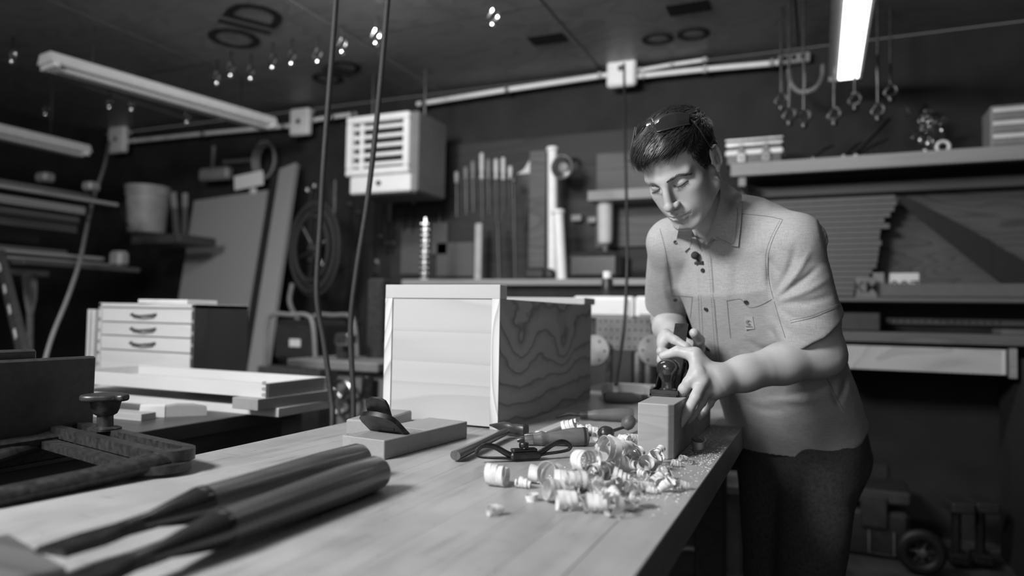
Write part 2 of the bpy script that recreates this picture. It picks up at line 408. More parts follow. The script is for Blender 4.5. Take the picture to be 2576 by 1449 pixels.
knotty('pine_knotty', .15, .33, [(-.24, .20, .10, 2.6), (.10, .19, .085, 2.8)])
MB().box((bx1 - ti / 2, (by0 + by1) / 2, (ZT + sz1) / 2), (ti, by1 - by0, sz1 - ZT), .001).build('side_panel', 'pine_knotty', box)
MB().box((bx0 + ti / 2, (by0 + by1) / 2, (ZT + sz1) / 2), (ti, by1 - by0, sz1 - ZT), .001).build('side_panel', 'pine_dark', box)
for xx in (bx0 + ti / 2, bx1 - ti / 2): MB().box((xx, by0 + .001, (ZT + sz1) / 2), (ti, .004, sz1 - ZT), .0005).build('panel_end', 'end_grain', box)
MB().box(((bx0 + bx1) / 2, by0 + .012, (ZT + .004 + sz1) / 2), (bx1 - bx0 - 2 * ti - .001, .02, sz1 - ZT - .006), .001).build('front_panel', 'pine_light', box)
MB().box(((bx0 + bx1) / 2, by0 + .02, (sz1 + bz1) / 2), (bx1 - bx0, .042, bz1 - sz1), .001).build('top_rail', 'pine_light', box)
MB().box(((bx0 + bx1) / 2, by1 - .012, (ZT + sz1) / 2), (bx1 - bx0 - 2 * ti - .001, .02, sz1 - ZT), .001).build('back_panel', 'pine_light', box)
MB().box(((bx0 + bx1) / 2, by1 - .02, (sz1 + .012)), (bx1 - bx0, .12, .022), .002).build('top_rail', 'pine_light', box)
MB().box(((bx0 + bx1) / 2, (by0 + by1) / 2, ZT + .014), (bx1 - bx0 - 2 * ti, by1 - by0 - .05, .012)).build('bottom_panel', 'pine_light', box)
# ---- low wooden-bodied planes
def low_plane(name, label, a, b, wd, h, iron):
    """body from near end a to far end b (right-hand bottom edge), width to the left"""
    a = np.array(a, float); b = np.array(b, float); d = nz(b - a); ln = np.linalg.norm(b - a); s = np.array([-d[1], d[0], 0.])
    o = a + s * wd / 2; t = thing(name, label, 'hand plane', (a + b) / 2 + s * wd / 2)
    R = np.stack([-s, d, np.array([0, 0, 1.])], 1)
    m = MB()
    if iron:
        t0, t1 = ln * .26, ln * .50
        m.box(o + d * t0 / 2 + np.array([0, 0, h / 2]), (wd, t0, h), .0015, R); m.box(o + d * (t1 + ln) / 2 + np.array([0, 0, h / 2]), (wd, ln - t1, h), .0015, R)
        for sg in (-1, 1): m.box(o + d * (t0 + t1) / 2 + R[:, 0] * sg * (wd / 2 - .006) + np.array([0, 0, h / 2]), (.012, t1 - t0 + .004, h), .0015, R)
        m.box(o + d * (t0 + t1) / 2 + np.array([0, 0, .004]), (wd - .02, t1 - t0, .006), 0, R)
    else: m.box(o + d * ln / 2 + np.array([0, 0, h / 2]), (wd, ln, h), .0035, R)
    m.build('plane_body', 'plane_oak', t)
    if iron:
        # iron leaning towards the near end, its rounded head standing over the body; chip breaker bedded below it
        dn = nz(-d * .80 + np.array([0, 0, .62])); base = o + d * (ln * .37) + np.array([0, 0, .010]); ax = R[:, 0]; nr = np.cross(ax, dn)
        w2 = wd / 2 - .008
        head = [(-w2, 0), (w2, 0), (w2, .068), (w2 * .92, .082), (w2 * .65, .092), (w2 * .2, .097), (-w2 * .2, .097), (-w2 * .65, .092), (-w2 * .92, .082), (-w2, .068)]
        MB().prism(head, base + dn * .012, ax, dn, .010 if nr[2] > 0 else -.010).build('plane_iron', 'steel_dark', t, None, 40)
        dn2 = nz(-d * .42 + np.array([0, 0, .9])); w3 = w2 * .62
        head2 = [(-w3, 0), (w3, 0), (w3, .055), (w3 * .85, .066), (w3 * .4, .072), (-w3 * .4, .072), (-w3 * .85, .066), (-w3, .055)]
        MB().prism(head2, base + dn * .055 + np.array([0, 0, .004]), ax, dn2, .006).build('cap_iron', 'steel_dark', t, None, 40)
    return t
low_plane('wooden_plane', 'low oak block plane with dark rounded iron standing in its mouth', P2(966, 1158), P2(1175, 1101), .105, .037, True)
low_plane('wooden_plane', 'plain pale wooden plane body lying behind the oak plane with the iron', P2(950, 1100), P2(1036, 1068), .080, .036, False)
# ---- two long slicks / framing chisels
def slick(label, tip_end, hand0, hand1, r0, r1, blade_w, z0, z1):
    """hand1 = butt of handle, hand0 = ferrule, tip_end = cutting edge"""
    d = nz(hand0 - hand1); t = thing('chisel', label, 'chisel', (hand0[0], hand0[1], ZT)); L1 = np.linalg.norm(hand0 - hand1)
    MB().lathe([(0, 0), (r1 * .6, .0008), (r1 * .92, .006), (r1, .014), (r1 * 1.02, L1 * .3), (r0 * 1.05, L1 * .8), (r0, L1), (0, L1)], hand1, d, 32).build('handle', 'walnut', t)
    e = tip_end - hand0; L2 = np.linalg.norm(e); e = nz(e)
    MB().lathe([(r0 * .2, -.002), (r0 * 1.04, 0), (r0 * 1.04, .012), (r0 * .98, .016), (r0 * .72, .055), (r0 * .45, .09), (r0 * .42, .12), (0, .12)], hand0, e, 28).build('socket', 'gloss_black', t)
    sd = nz(np.cross(e, [0, 0, 1])); upn = np.cross(sd, e)
    pts = []; m = MB()
    secs = [(.085, r0 * .40, r0 * .40), (.13, r0 * .55, .006), (.17, blade_w / 2, .0045), (L2, blade_w / 2, .0035)]
    vs = []
    for s_, hw, ht in secs:
        c = hand0 + e * s_
        vs += [c - sd * hw - upn * ht, c + sd * hw - upn * ht, c + sd * hw * .75 + upn * ht, c - sd * hw * .75 + upn * ht]
    fs = [(i * 4 + k, i * 4 + (k + 1) % 4, (i + 1) * 4 + (k + 1) % 4, (i + 1) * 4 + k) for i in range(3) for k in range(4)] + [(3, 2, 1, 0), (12, 13, 14, 15)]
    m.add(vs, fs).build('blade', 'steel_dark', t)
    return t
slick('long slick chisel with glossy dark handle, butt against the oak plane', atz(125, 1388, ZT + .030), atz(512, 1266, ZT + .026), atz(912, 1152, ZT + .030), .0225, .027, .046, 0, 0)
slick('long slick chisel with rounded dark butt lying beside the glossier one', atz(185, 1470, ZT + .026), atz(560, 1328, ZT + .026), atz(955, 1186, ZT + .0275), .0215, .027, .046, 0, 0)
sb = P2(40, 1478)
wb = MB().box((sb[0] - .035, sb[1] - .015, ZT + .0125), (.16, .10, .025), .002, rotz(-.25)).build('wood_offcut', 'dark_handle'); tag(wb, 'flat wood offcut propping the chisel blades at the bench edge', 'offcut')
# ---- hammer
h0 = P2(1145, 1163); h0[2] = ZT + .0125; h1 = P2(1268, 1106); h1[2] = ZT + .016; hd_ = nz(h1 - h0)
ham = thing('hammer', 'small black cross-peen hammer lying beside the spokeshave', 'hammer', (h0 + h1) / 2 * np.array([1, 1, 0]) + np.array([0, 0, ZT]))
MB().tube([h0, h0 + hd_ * .004, h0 * .6 + h1 * .4, h1 + hd_ * .01], [.0105, .0122, .0112, .0095], 14, flat=.85).build('handle', 'walnut', ham)
a_ = P2(1237, 1092); a_[2] = ZT + .022; b_ = P2(1318, 1104); b_[2] = ZT + .020; hx = nz(b_ - a_); hl = np.linalg.norm(b_ - a_)
vs = []; cs_ = [(0, .010, .0022), (.30 * hl, .0105, .0095), (.42 * hl, .0125, .0125), (.62 * hl, .0125, .0125), (.70 * hl, .0105, .0105), (.78 * hl, .0125, .0125), (1.02 * hl, .0130, .0130), (1.06 * hl, .0115, .0115)]
sd = nz(np.cross([0, 0, 1], hx)); n8 = 12
for s_, w_, t_ in cs_:
    for k in range(n8):
        a = 2 * math.pi * k / n8; sg = lambda v: math.copysign(abs(v) ** .6, v); vs.append(a_ + hx * s_ + sd * w_ * sg(math.cos(a)) + np.array([0, 0, 1.]) * t_ * sg(math.sin(a)))
MB().add(vs, [(i * n8 + k, i * n8 + (k + 1) % n8, (i + 1) * n8 + (k + 1) % n8, (i + 1) * n8 + k) for i in range(len(cs_) - 1) for k in range(n8)] + [tuple(range(n8 - 1, -1, -1)), tuple((len(cs_) - 1) * n8 + k for k in range(n8))]).build('head', 'black_metal', ham, None, 40)
# ---- turned tool handles
def turned_tool(label, butt, fer, prof, fer_len, shank, shank_r, mat='handle_beech', cat='chisel', name='gouge', capm='black_plastic'):
    d = nz(fer - butt); L_ = np.linalg.norm(fer - butt); t = thing(name, label, cat, ((butt + fer) / 2) * np.array([1, 1, 0]) + np.array([0, 0, ZT]))
    MB().lathe([(r, s * L_) for r, s in prof], butt, d, 28).build('handle', mat, t)
    if capm: MB().lathe([(0, -.003), (prof[0][0] * .6, -.0025), (prof[0][0] * .95, .001), (prof[1][0] * 1.02, .006), (prof[1][0] * 1.03, .010), (prof[1][0] * .9, .011)], butt, d, 24).build('end_cap', capm, t)
    rf = prof[-1][0]
    MB().lathe([(rf * .3, -.001), (rf * 1.04, 0), (rf * 1.0, fer_len * .6), (rf * .92, fer_len), (0, fer_len)], fer, d, 24).build('ferrule', 'steel' if capm else 'black_metal', t)
    MB().tube([fer + d * fer_len * .8] + [np.array(p) for p in shank], shank_r, 10).build('shank', 'steel_dark', t)
    return t
b0 = P2(1478, 1122); b0[2] = ZT + .0205; f0 = P2(1340, 1121); f0[2] = ZT + .0145
turned_tool('fat turned beech handle with black end cap and bright ferrule', b0, f0, [(.0185, 0), (.0200, .06), (.0200, .25), (.0165, .5), (.0135, .70), (.0128, .76), (.0155, .82), (.0155, .86), (.0135, .90), (.0125, 1)], .018, [f0 + nz(f0 - b0) * .024, f0 + nz(f0 - b0) * .034 - np.array([0, 0, .002])], [.007, .0075, .004])
b0 = P2(1594, 1062); b0[2] = ZT + .019; f0 = P2(1478, 1058); f0[2] = ZT + .015
turned_tool('stained turned-handle gouge with bent black shank behind the shavings', b0, f0, [(.015, 0), (.0180, .04), (.0190, .25), (.0175, .5), (.0145, .75), (.0150, .85), (.0115, .95), (.011, 1)], .020, [f0 + nz(f0 - b0) * .05 + np.array([0, 0, .003]), f0 + nz(f0 - b0) * .085 - np.array([0, 0, .006])], [.006, .0045, .003], capm=None)
b0 = P2(1518, 1015); b0[2] = ZT + .020; f0 = P2(1612, 1017); f0[2] = ZT + .0185
turned_tool('short dark wooden-handled chisel lying across behind the wood block', b0, f0, [(.010, 0), (.0165, .03), (.0185, .15), (.0185, .75), (.0150, .9), (.0135, 1)], .022, [f0 + nz(f0 - b0) * .05, f0 + nz(f0 - b0) * .10], [.006, .005, .004], capm=None, mat='dark_handle' if 'dark_handle' in MATS else 'handle_beech')
# egg-headed bradawl / burnisher crossed with a wooden mallet-headed peg
k0 = P2(1524, 1113); k0[2] = ZT + .021; k1 = P2(1590, 1085); k1[2] = ZT + .016; kd = nz(k1 - k0)
aw = thing('bradawl', 'bradawl with shiny black egg-shaped knob next to the fat beech handle', 'bradawl', (k0[0], k0[1], ZT))
MB().lathe([(0, -.021), (.009, -.0185), (.0165, -.010), (.0185, 0), (.0160, .011), (.009, .019), (.006, .024)], k0, kd, 24, flat=.85).build('knob', 'black_plastic', aw)
MB().tube([k0 + kd * .02, k0 + kd * .06, k1 + kd * .02], [.0045, .0038, .003], 10).build('rod', 'steel_dark', aw)
g0 = P2(1578, 1096); g0[2] = ZT + .026
MB().lathe([(0, -.02), (.010, -.017), (.0155, -.008), (.0165, .0), (.014, .010), (.009, .016), (0, .018)], g0 + np.array([0, .012, .004]), nz([.5, .2, .8]), 18).build('wooden_grip', 'dark_handle', aw)
# ---- spokeshave
s0, s1 = P2(1197, 1166), P2(1436, 1152); mid = P2(1318, 1170); sx = nz((s1 - s0) * np.array([1, 1, 0])); sy = np.array([-sx[1], sx[0], 0.]); up_ = np.array([0, 0, 1.])
mid = (s0 + s1) / 2 + up_ * .010; hw = np.linalg.norm(s1 - s0) / 2
sh = thing('spokeshave', 'iron spokeshave with gull-wing loop handles and brass thumbscrew', 'spokeshave', mid - up_ * .010)
MB().box(mid, (.062, .024, .014), .004, np.stack([sx, sy, up_], 1)).build('body', 'steel_dark', sh)
MB().box(mid + up_ * .010 + sy * .004, (.050, .018, .006), .002, np.stack([sx, sy, up_], 1)).build('cap_iron', 'steel_dark', sh)
MB().tube([mid + up_ * .012 + sx * -.002, mid + up_ * .016 + sx * -.002], .003, 8).build('screw', 'chrome', sh)
kn = MB(); kn.lathe([(.0085, 0), (.0095, .0015), (.0095, .0075), (.0085, .009), (0, .009)], mid + up_ * .0155 + sx * -.002, up_, 20); kn.build('thumbscrew', 'steel_dark', sh)
for sg in (-1, 1):
    e = mid + sx * sg * hw
    q = lambda u_, z_: mid + sx * sg * u_ + up_ * z_
    top = spline([q(.026, .000), q(hw * .40, .007), q(hw * .62, .019), q(hw * .82, .0225), q(hw * .95, .017), q(hw, .009)], 26)
    MB().tube(top, list(np.linspace(.0062, .0040, 26)), 10, flat=.7, upv=sy).build('handle', 'steel_dark', sh)
    low = spline([q(.030, -.003), q(hw * .45, -.001), q(hw * .72, .001), q(hw * .93, .004), q(hw, .009)], 20)
    MB().ribbon(low, [sy] * 20, list(np.linspace(.013, .009, 20)), .0035).build('handle_plate', 'steel_dark', sh)
# ---- pale wedge, and the planing stop frame at the bench end
wq = [P2(1335, 1102), P2(1405, 1072), P2(1440, 1060), P2(1420, 1085), P2(1380, 1100)]
m = MB(); c_ = sum(wq) / 5; wv = nz(P2(1440, 1060) - P2(1340, 1100)); Rw_ = np.stack([wv, np.array([-wv[1], wv[0], 0]), up_], 1)
w_ = m.box(c_ + up_ * .006, (.20, .032, .012), .003, Rw_).build('wood_wedge', 'drawer_wood'); tag(w_, 'thin pale wood wedge lying beside the pine box', 'wedge')
jg = thing('bench_jig', 'pale low plywood jig with upright stops at the far end of the workbench', 'jig', (-.52, 2.42, ZT))
MB().box((-.52, 2.42, ZT + .006), (.32, .20, .012), .001).build('base_board', 'drawer_wood', jg)
for xx in (-.665, -.52, -.375): MB().box((xx, 2.36, ZT + .032), (.022, .06, .04), .001).build('stop', 'pine_light', jg)
MB().box((-.52, 2.50, ZT + .027), (.32, .02, .03), .001).build('fence', 'drawer_wood', jg)

# ---- wood shavings: curled ribbons, each its own object
def curl(seed, r0, w, turns, pitch, grow, n=None, thick=.00045, wob=.12):
    rr = np.random.default_rng(seed); n = n or int(18 * turns) + 4; m = MB(); pts = []; sides = []
    ph = rr.uniform(0, 6.28)
    for i in range(n):
        t = i / (n - 1); a = ph + t * turns * 2 * math.pi; r = r0 * (1 - grow * t) * (1 + wob * math.sin(3.1 * a / turns + seed))
        pts.append(np.array([pitch * (t - .5) * turns, r * math.cos(a), r * math.sin(a)])); sides.append(np.array([1, .12 * math.sin(a * .7), .12 * math.cos(a * .5)]))
    m.ribbon(pts, sides, [w * min(1, .35 + 5 * t, .35 + 5 * (1 - t)) for t in np.linspace(0, 1, n)], thick)
    return m
protos = []
kinds = [(.0190, .0105, 3.4, .0112, .12), (.0165, .0100, 3.6, .0105, .35), (.0140, .0090, 3.6, .0098, .3), (.0120, .0085, 3.2, .0092, .4), (.0215, .0120, 1.8, .0100, .12), (.0100, .0065, 4.2, .0072, .35), (.0075, .0050, 3.6, .0058, .4), (.0165, .0150, 1.7, .0120, .45)]
for i, k in enumerate(kinds):
    v = np.array(curl(11 + i, *k).v); protos.append((v, curl(11 + i, *k).f, k[0]))
pmesh = []
for v, f, r in protos:
    me = bpy.data.meshes.new('wood_shaving'); me.from_pydata(v.tolist(), [], f); me.update(); me.shade_smooth(); me.set_sharp_from_angle(angle=math.radians(50)); me.materials.append(MATS['shaving'])
    pmesh.append((me, v))
rs = np.random.default_rng(21)
def put_curl(kind, px, py, zlift=0.0, ang=None, tilt=None, sc=1.0, label='pale curled wood shaving in the heap before the wood block', group='shavings heaped before the block', mat=None):
    me, v = pmesh[kind]; o = bpy.data.objects.new('wood_shaving', me); col.objects.link(o)
    R = Matrix(rotz(rs.uniform(0, 6.28) if ang is None else ang)) @ Matrix(roty(rs.normal(0, .3) if tilt is None else tilt)) @ Matrix(rotx(rs.uniform(0, 6.28)))
    zmin = min((np.array(R) @ (v * sc).T)[2]); c = P2(px, py)
    o.matrix_world = Matrix.Translation(Vector((c[0], c[1], ZT - zmin + zlift))) @ R.to_4x4() @ Matrix.Scale(sc, 4)
    tag(o, label, 'wood shaving', group); return o
heap = [(0, 1250, 1222, .10, 0, 1.05), (3, 1318, 1228, 0, .2, .9), (7, 1352, 1215, .2, .2, 1.2), (4, 1385, 1232, 1.3, .2, 1.1), (0, 1420, 1238, .3, 0, 1.05), (1, 1455, 1232, 1.2, .3, 1.1), (1, 1428, 1285, .4, 0, 1.0),
        (0, 1398, 1262, .8, .2, 1.0), (7, 1470, 1262, 2.2, .2, 1.0), (2, 1500, 1290, .3, 0, 1.1), (4, 1540, 1300, .9, .2, .85), (5, 1580, 1285, .4, .2, .9), (1, 1560, 1190, .8, .3, 1.25), (4, 1548, 1172, 1.4, .4, 1.15),
        (0, 1585, 1180, 2.0, .3, 1.1), (7, 1620, 1195, 2.4, .8, 1.1), (1, 1640, 1185, 2.6, .9, 1.0), (4, 1520, 1200, .6, .1, 1.1), (0, 1500, 1220, 2.0, .2, 1.1), (2, 1480, 1205, .7, .3, 1.1), (3, 1460, 1190, .2, .2, 1.0),
        (7, 1540, 1240, 2.8, .2, 1.0), (5, 1590, 1243, .8, .3, 1.0), (6, 1610, 1235, .9, .3, 1.1), (3, 1660, 1215, 2.0, .2, .8), (3, 1690, 1225, 2.4, .1, .8), (2, 1720, 1232, .5, .2, .6), (6, 1640, 1243, .2, .2, 1.0),
        (5, 1510, 1140, .3, .3, .9), (6, 1535, 1130, .9, .3, 1.1), (3, 1600, 1140, .6, .5, .8), (6, 1555, 1115, .3, .2, 1.2), (5, 1720, 1160, .8, .2, .7), (6, 1700, 1175, .4, .2, 1.0), (3, 1740, 1168, 1.2, .2, .5)]
for k, px, py, a, t, sc in heap: put_curl(k, px, py, 0, a, t, sc * .86)
for k, px, py, zl, sc in [(0, 1470, 1225, .024, .95), (4, 1530, 1205, .028, 1.0), (1, 1570, 1185, .026, .9), (2, 1445, 1262, .02, .9), (7, 1500, 1250, .02, .9), (3, 1555, 1165, .024, .9)]: put_curl(k, px, py, zl, None, None, sc)
r6 = np.random.default_rng(33)
for _ in range(46):
    u = r6.random(); px, py = (1545 + r6.normal(0, 62), 1212 + r6.normal(0, 40)) if u < .7 else (1690 + r6.normal(0, 24), 1222 + r6.normal(0, 12))
    c_ = P2(px, py)
    if c_[0] > BXR - .03 or py > 1300 or py < 1135 or (KX0 - .03 < c_[0] < KX1 + .02 and c_[1] > KY0 - .03): continue
    put_curl(int(r6.choice([1, 2, 3, 5, 5, 6, 6, 7])), px, py, max(0, r6.normal(.006, .010)) if u < .7 else 0, None, r6.normal(0, .5), r6.uniform(.6, .95))
lb_ = 'pale wood shaving among the turned tool handles by the pine box'
for k, px, py, sc in [(0, 1436, 1095, .9), (3, 1462, 1098, 1.0), (5, 1490, 1095, 1.1), (7, 1480, 1088, .6), (5, 1505, 1108, 1.0), (6, 1540, 1120, 1.3), (5, 1570, 1118, 1.0), (6, 1590, 1112, 1.2)]: put_curl(k, px, py, 0, None, None, sc, lb_, 'shavings among the handles')
tag(put_curl(5, 1247, 1296, 0, .9, .1, .75), 'single small shaving curl alone on the open bench top', 'wood shaving'); bpy.context.view_layer.update()
o_ = put_curl(4, 1337, 1260, 0, .3, 1.5, .45); tag(o_, 'tiny ring of shaving lying flat near the heap', 'wood shaving')
o_ = put_curl(7, 1755, 1140, 0, 2.0, 1.2, 1.05); tag(o_, 'dark barrel-shaped shaving curl on the bench edge behind the wood block', 'wood shaving'); o_.data = o_.data.copy(); o_.data.materials[0] = MATS['shaving_dark']
# fine dust and chips
m = MB(); rs2 = np.random.default_rng(4)
for _ in range(1500):
    u = rs2.random(); c = P2(1590 + rs2.normal(0, 75), 1205 + rs2.normal(0, 38)) if u < .62 else P2(1775 + rs2.normal(0, 22), 1115 + rs2.normal(0, 35))
    if c[0] > BXR - .004 or (KX0 - .01 < c[0] < KX1 + .004 and c[1] > KY0 - .006): continue
    l_ = rs2.uniform(.001, .005); a = rs2.uniform(0, 3.14); m.box((c[0], c[1], ZT + .0006), (l_, l_ * .35, .0009), 0, rotz(a))
tag(m.build('sawdust', 'shaving', smooth=0), 'fine pale chips and sawdust strewn round the wood block', 'sawdust', kind='stuff')
# ================================================================ the woodworker (implicit surfaces meshed with surface nets)
def smin(a, b, k): h = np.clip(.5 + .5 * (b - a) / k, 0, 1); return b + (a - b) * h - k * h * (1 - h)
def smax(a, b, k): return -smin(-a, -b, k)
def rc(P, a, b, ra, rb):
    a = np.asarray(a, np.float32); b = np.asarray(b, np.float32); ba = b - a
    t = np.clip(((P - a) @ ba) / (ba @ ba), 0, 1)
    return np.sqrt(((P - a - t[:, None] * ba) ** 2).sum(1)) - (ra + t * (rb - ra))
def ell(P, c, r, B=None):
    q = P - np.asarray(c, np.float32)
    if B is not None: q = q @ np.asarray(B, np.float32)
    r = np.asarray(r, np.float32)
    k0 = np.sqrt(((q / r) ** 2).sum(1)); k1 = np.sqrt(((q / (r * r)) ** 2).sum(1)) + 1e-9
    return k0 * (k0 - 1) / k1
def chain(P, pts, rad, k=.004):
    d = None
    for i in range(len(pts) - 1):
        e = rc(P, pts[i], pts[i + 1], rad[i], rad[i + 1]); d = e if d is None else smin(d, e, k)
    return d
def vnoise(P, scale, seed):
    q = P * scale + 57.3; i = np.floor(q).astype(np.int64); f = (q - i).astype(np.float32); f = f * f * (3 - 2 * f)
    def h(x, y, z):
        n = (x * 374761393 + y * 668265263 + z * 2147483647 + seed * 974634777) & 0x7fffffff
        n = ((n ^ (n >> 13)) * 1274126177) & 0x7fffffff
        return ((n ^ (n >> 16)) & 0xffff).astype(np.float32) / 65535.
    x, y, z = i.T; out = 0
    for dx in (0, 1):
        for dy in (0, 1):
            for dz in (0, 1):
                w = (f[:, 0] if dx else 1 - f[:, 0]) * (f[:, 1] if dy else 1 - f[:, 1]) * (f[:, 2] if dz else 1 - f[:, 2])
                out = out + w * h(x + dx, y + dy, z + dz)
    return out - .5
def surfnet(fn, lo, hi, res):
    lo = np.asarray(lo, float); n = np.ceil((np.asarray(hi, float) - lo) / res).astype(int) + 1
    ax = [lo[k] + res * np.arange(n[k]) for k in range(3)]
    K = 4; nc = -(-n // K)                                  # coarse pass first: only blocks near the surface are refined
    ca = [lo[k] + res * (K * np.arange(nc[k]) + (K - 1) / 2) for k in range(3)]
    X, Y, Z = np.meshgrid(*ca, indexing='ij')
    dc = fn(np.stack([X.ravel(), Y.ravel(), Z.ravel()], 1).astype(np.float32)).reshape(nc)
    d = np.repeat(np.repeat(np.repeat(dc, K, 0), K, 1), K, 2)[:n[0], :n[1], :n[2]].astype(np.float32)
    near = np.argwhere(np.abs(dc) < K * res * 1.5 + .006)
    off = np.stack(np.meshgrid(*[np.arange(K)] * 3, indexing='ij'), -1).reshape(-1, 3)
    ii = (near[:, None, :] * K + off[None]).reshape(-1, 3); ii = ii[(ii < n).all(1)]
    for s in range(0, len(ii), 400000):
        c_ = ii[s:s + 400000]; d[tuple(c_.T)] = fn((lo + res * c_).astype(np.float32))
    ins = d < 0
    c = np.zeros(n - 1, np.int8)
    for a in (0, 1):
        for b in (0, 1):
            for e in (0, 1): c += ins[a:n[0] - 1 + a, b:n[1] - 1 + b, e:n[2] - 1 + e]
    cells = np.argwhere((c > 0) & (c < 8)); idx = -np.ones(n - 1, np.int64); idx[tuple(cells.T)] = np.arange(len(cells))
    acc = np.zeros((len(cells), 3)); cnt = np.zeros(len(cells))
    corner = [(a, b, e) for a in (0, 1) for b in (0, 1) for e in (0, 1)]
    for p in corner:
        for k in range(3):
            if p[k]: continue
            q = list(p); q[k] = 1
            da = d[tuple((cells + p).T)]; db = d[tuple((cells + q).T)]; m = (da < 0) != (db < 0)
            t = np.where(m, da / np.where(m, da - db, 1), 0)
            pt = np.tile(np.array(p, float), (len(cells), 1)); pt[:, k] = t
            acc[m] += pt[m]; cnt[m] += 1
    V = lo + res * (cells + acc / cnt[:, None])
    F = []
    for k in range(3):
        o = [i for i in range(3) if i != k]; sl0 = [slice(None)] * 3; sl1 = [slice(None)] * 3
        sl0[k] = slice(0, n[k] - 1); sl1[k] = slice(1, n[k])
        e = np.argwhere(ins[tuple(sl0)] != ins[tuple(sl1)])
        e = e[(e[:, o[0]] > 0) & (e[:, o[1]] > 0) & (e[:, o[0]] < n[o[0]] - 1) & (e[:, o[1]] < n[o[1]] - 1)]
        qs = []
        for da, db in ((1, 1), (0, 1), (0, 0), (1, 0)):
            q = e.copy(); q[:, o[0]] -= da; q[:, o[1]] -= db; qs.append(idx[tuple(q.T)])
        quad = np.stack(qs, 1); fl = ins[tuple(e.T)] ^ (k == 1)
        quad[~fl] = quad[~fl][:, ::-1]
        F.append(quad)
    F = np.concatenate(F); F = F[(F >= 0).all(1)]
    return V, F

# ---- head frame: columns = (his left, forward, up)
HC = np.array([-.284, 1.607, 1.518]); HS = .96
HB = np.array([[.927, -.228, -.297], [-.366, -.724, -.585], [.081, -.651, .755]])
def H(l, f, u): return HC + HS * (HB @ np.array([l, f, u]))
LS, LE, LW = W(1998, 612, 1.60), W(2064, 890, 1.63), W(1806, 957, 1.55)
RS, RE, RWR = W(1692, 612, 1.80), W(1680, 800, 2.02), W(1692, 862, 1.80)
NB = W(1814, 585, 1.745)            # base of the neck
HIP = W(2003, 1075, 1.89)
SPN = W(1842, 560, 1.71)           # top of the spine between the shoulders
def head_sdf(P):
    q = ((P - HC.astype(np.float32)) @ HB.astype(np.float32)) / HS
    a = q.copy(); a[:, 0] = np.abs(a[:, 0])           # mirrored left/right
    d = ell(q, (0, -.018, .046), (.077, .098, .080))
    d = smin(d, ell(q, (0, .036, .048), (.062, .055, .058)), .03)
    d = smin(d, ell(q, (0, .038, -.022), (.061, .055, .066)), .03)
    d = smin(d, ell(q, (0, .044, -.066), (.051, .044, .043)), .022)
    d = smin(d, ell(q, (0, .0815, -.103), (.026, .017, .0165)), .02)
    d = smin(d, rc(a, (.058, .004, -.056), (.022, .074, -.100), .018, .015), .02)
    d = smin(d, ell(a, (.044, .054, -.018), (.022, .026, .020)), .020)
    d = smin(d, ell(a, (.034, .050, -.050), (.026, .032, .034)), .022)
    d = smin(d, rc(a, (.010, .0890, .0205), (.050, .0700, .0235), .0085, .0060), .018)
    d = smin(d, ell(q, (0, .083, -.068), (.031, .021, .027)), .014)
    d = smax(d, -ell(a, (.033, .1005, .0075), (.0165, .0165, .0125)), .011)
    d = smin(d, ell(a, (.0325, .0735, .0055), (.0150, .0145, .0125)), .004)     # lowered lid over the eyeball
    d = smin(d, rc(a, (.021, .0865, -.006), (.045, .0745, -.0035), .0030, .0025), .006)  # lower lid
    # nose
    d = smin(d, rc(q, (0, .0905, .022), (0, .1155, -.028), .0078, .0096), .009)
    d = smin(d, ell(q, (0, .1185, -.0335), (.0112, .0108, .0098)), .006)
    d = smin(d, ell(a, (.0125, .1055, -.0365), (.0078, .0110, .0080)), .005)
    d = smin(d, rc(q, (0, .113, -.041), (0, .098, -.052), .005, .006), .006)
    d = smax(d, -rc(a, (.0068, .1085, -.0465), (.0072, .1030, -.0395), .0036, .0022), .003)
    # mouth
    d = smin(d, chain(a, [(0, .1045, -.0640), (.010, .1025, -.0640), (.0255, .0900, -.0690)], [.0050, .0048, .0026], .003), .004)
    d = smin(d, chain(a, [(0, .1025, -.0750), (.011, .0995, -.0745), (.0235, .0895, -.0725)], [.0064, .0058, .0026], .003), .004)
    d = smax(d, -chain(a, [(0, .1110, -.0690), (.012, .1065, -.0690), (.0275, .0930, -.0706)], [.0019, .0019, .0013], .002), .0025)
    d = smax(d, -ell(q, (0, .1080, -.0560), (.0032, .006, .006)), .004)
    d = smax(d, -ell(q, (0, .108, -.0865), (.016, .008, .0055)), .008)
    # ears
    e = ell(a, (.0795, -.0145, .000), (.0060, .0185, .0280))
    th = np.linspace(-2.2, 1.8, 13)
    rim = [(.0800 + .008 * max(0, math.sin(1.2 + t * .4)), -.014 - .0165 * math.cos(t) * (1 if math.cos(t) > 0 else .75), .004 + .0250 * math.sin(t)) for t in th]
    e = smin(e, chain(a, rim, [.0028] * len(rim), .003), .0045)
    e = smax(e, -ell(a, (.0900, -.0095, -.004), (.0075, .0080, .0125)), .003)
    e = smax(e, -ell(a, (.0905, -.0165, .0150), (.0055, .0085, .0065)), .003)
    e = smin(e, rc(a, (.0775, .0015, -.004), (.080, -.003, -.007), .0035, .0035), .003)
    e = smin(e, ell(a, (.0800, -.0070, -.0255), (.0052, .0080, .0080)), .004)
    d = smin(d, e, .004)
    return d * HS
TU = nz(SPN - HIP); TL0 = RW @ np.array([.80, 0, -.60]); TL = nz(TL0 - TU * (TL0 @ TU)); TF = np.cross(TL, TU); 
TF = TF if (TF @ (RW @ np.array([-.6, 0, -.8]))) > 0 else -TF
TLEN = np.linalg.norm(SPN - HIP)
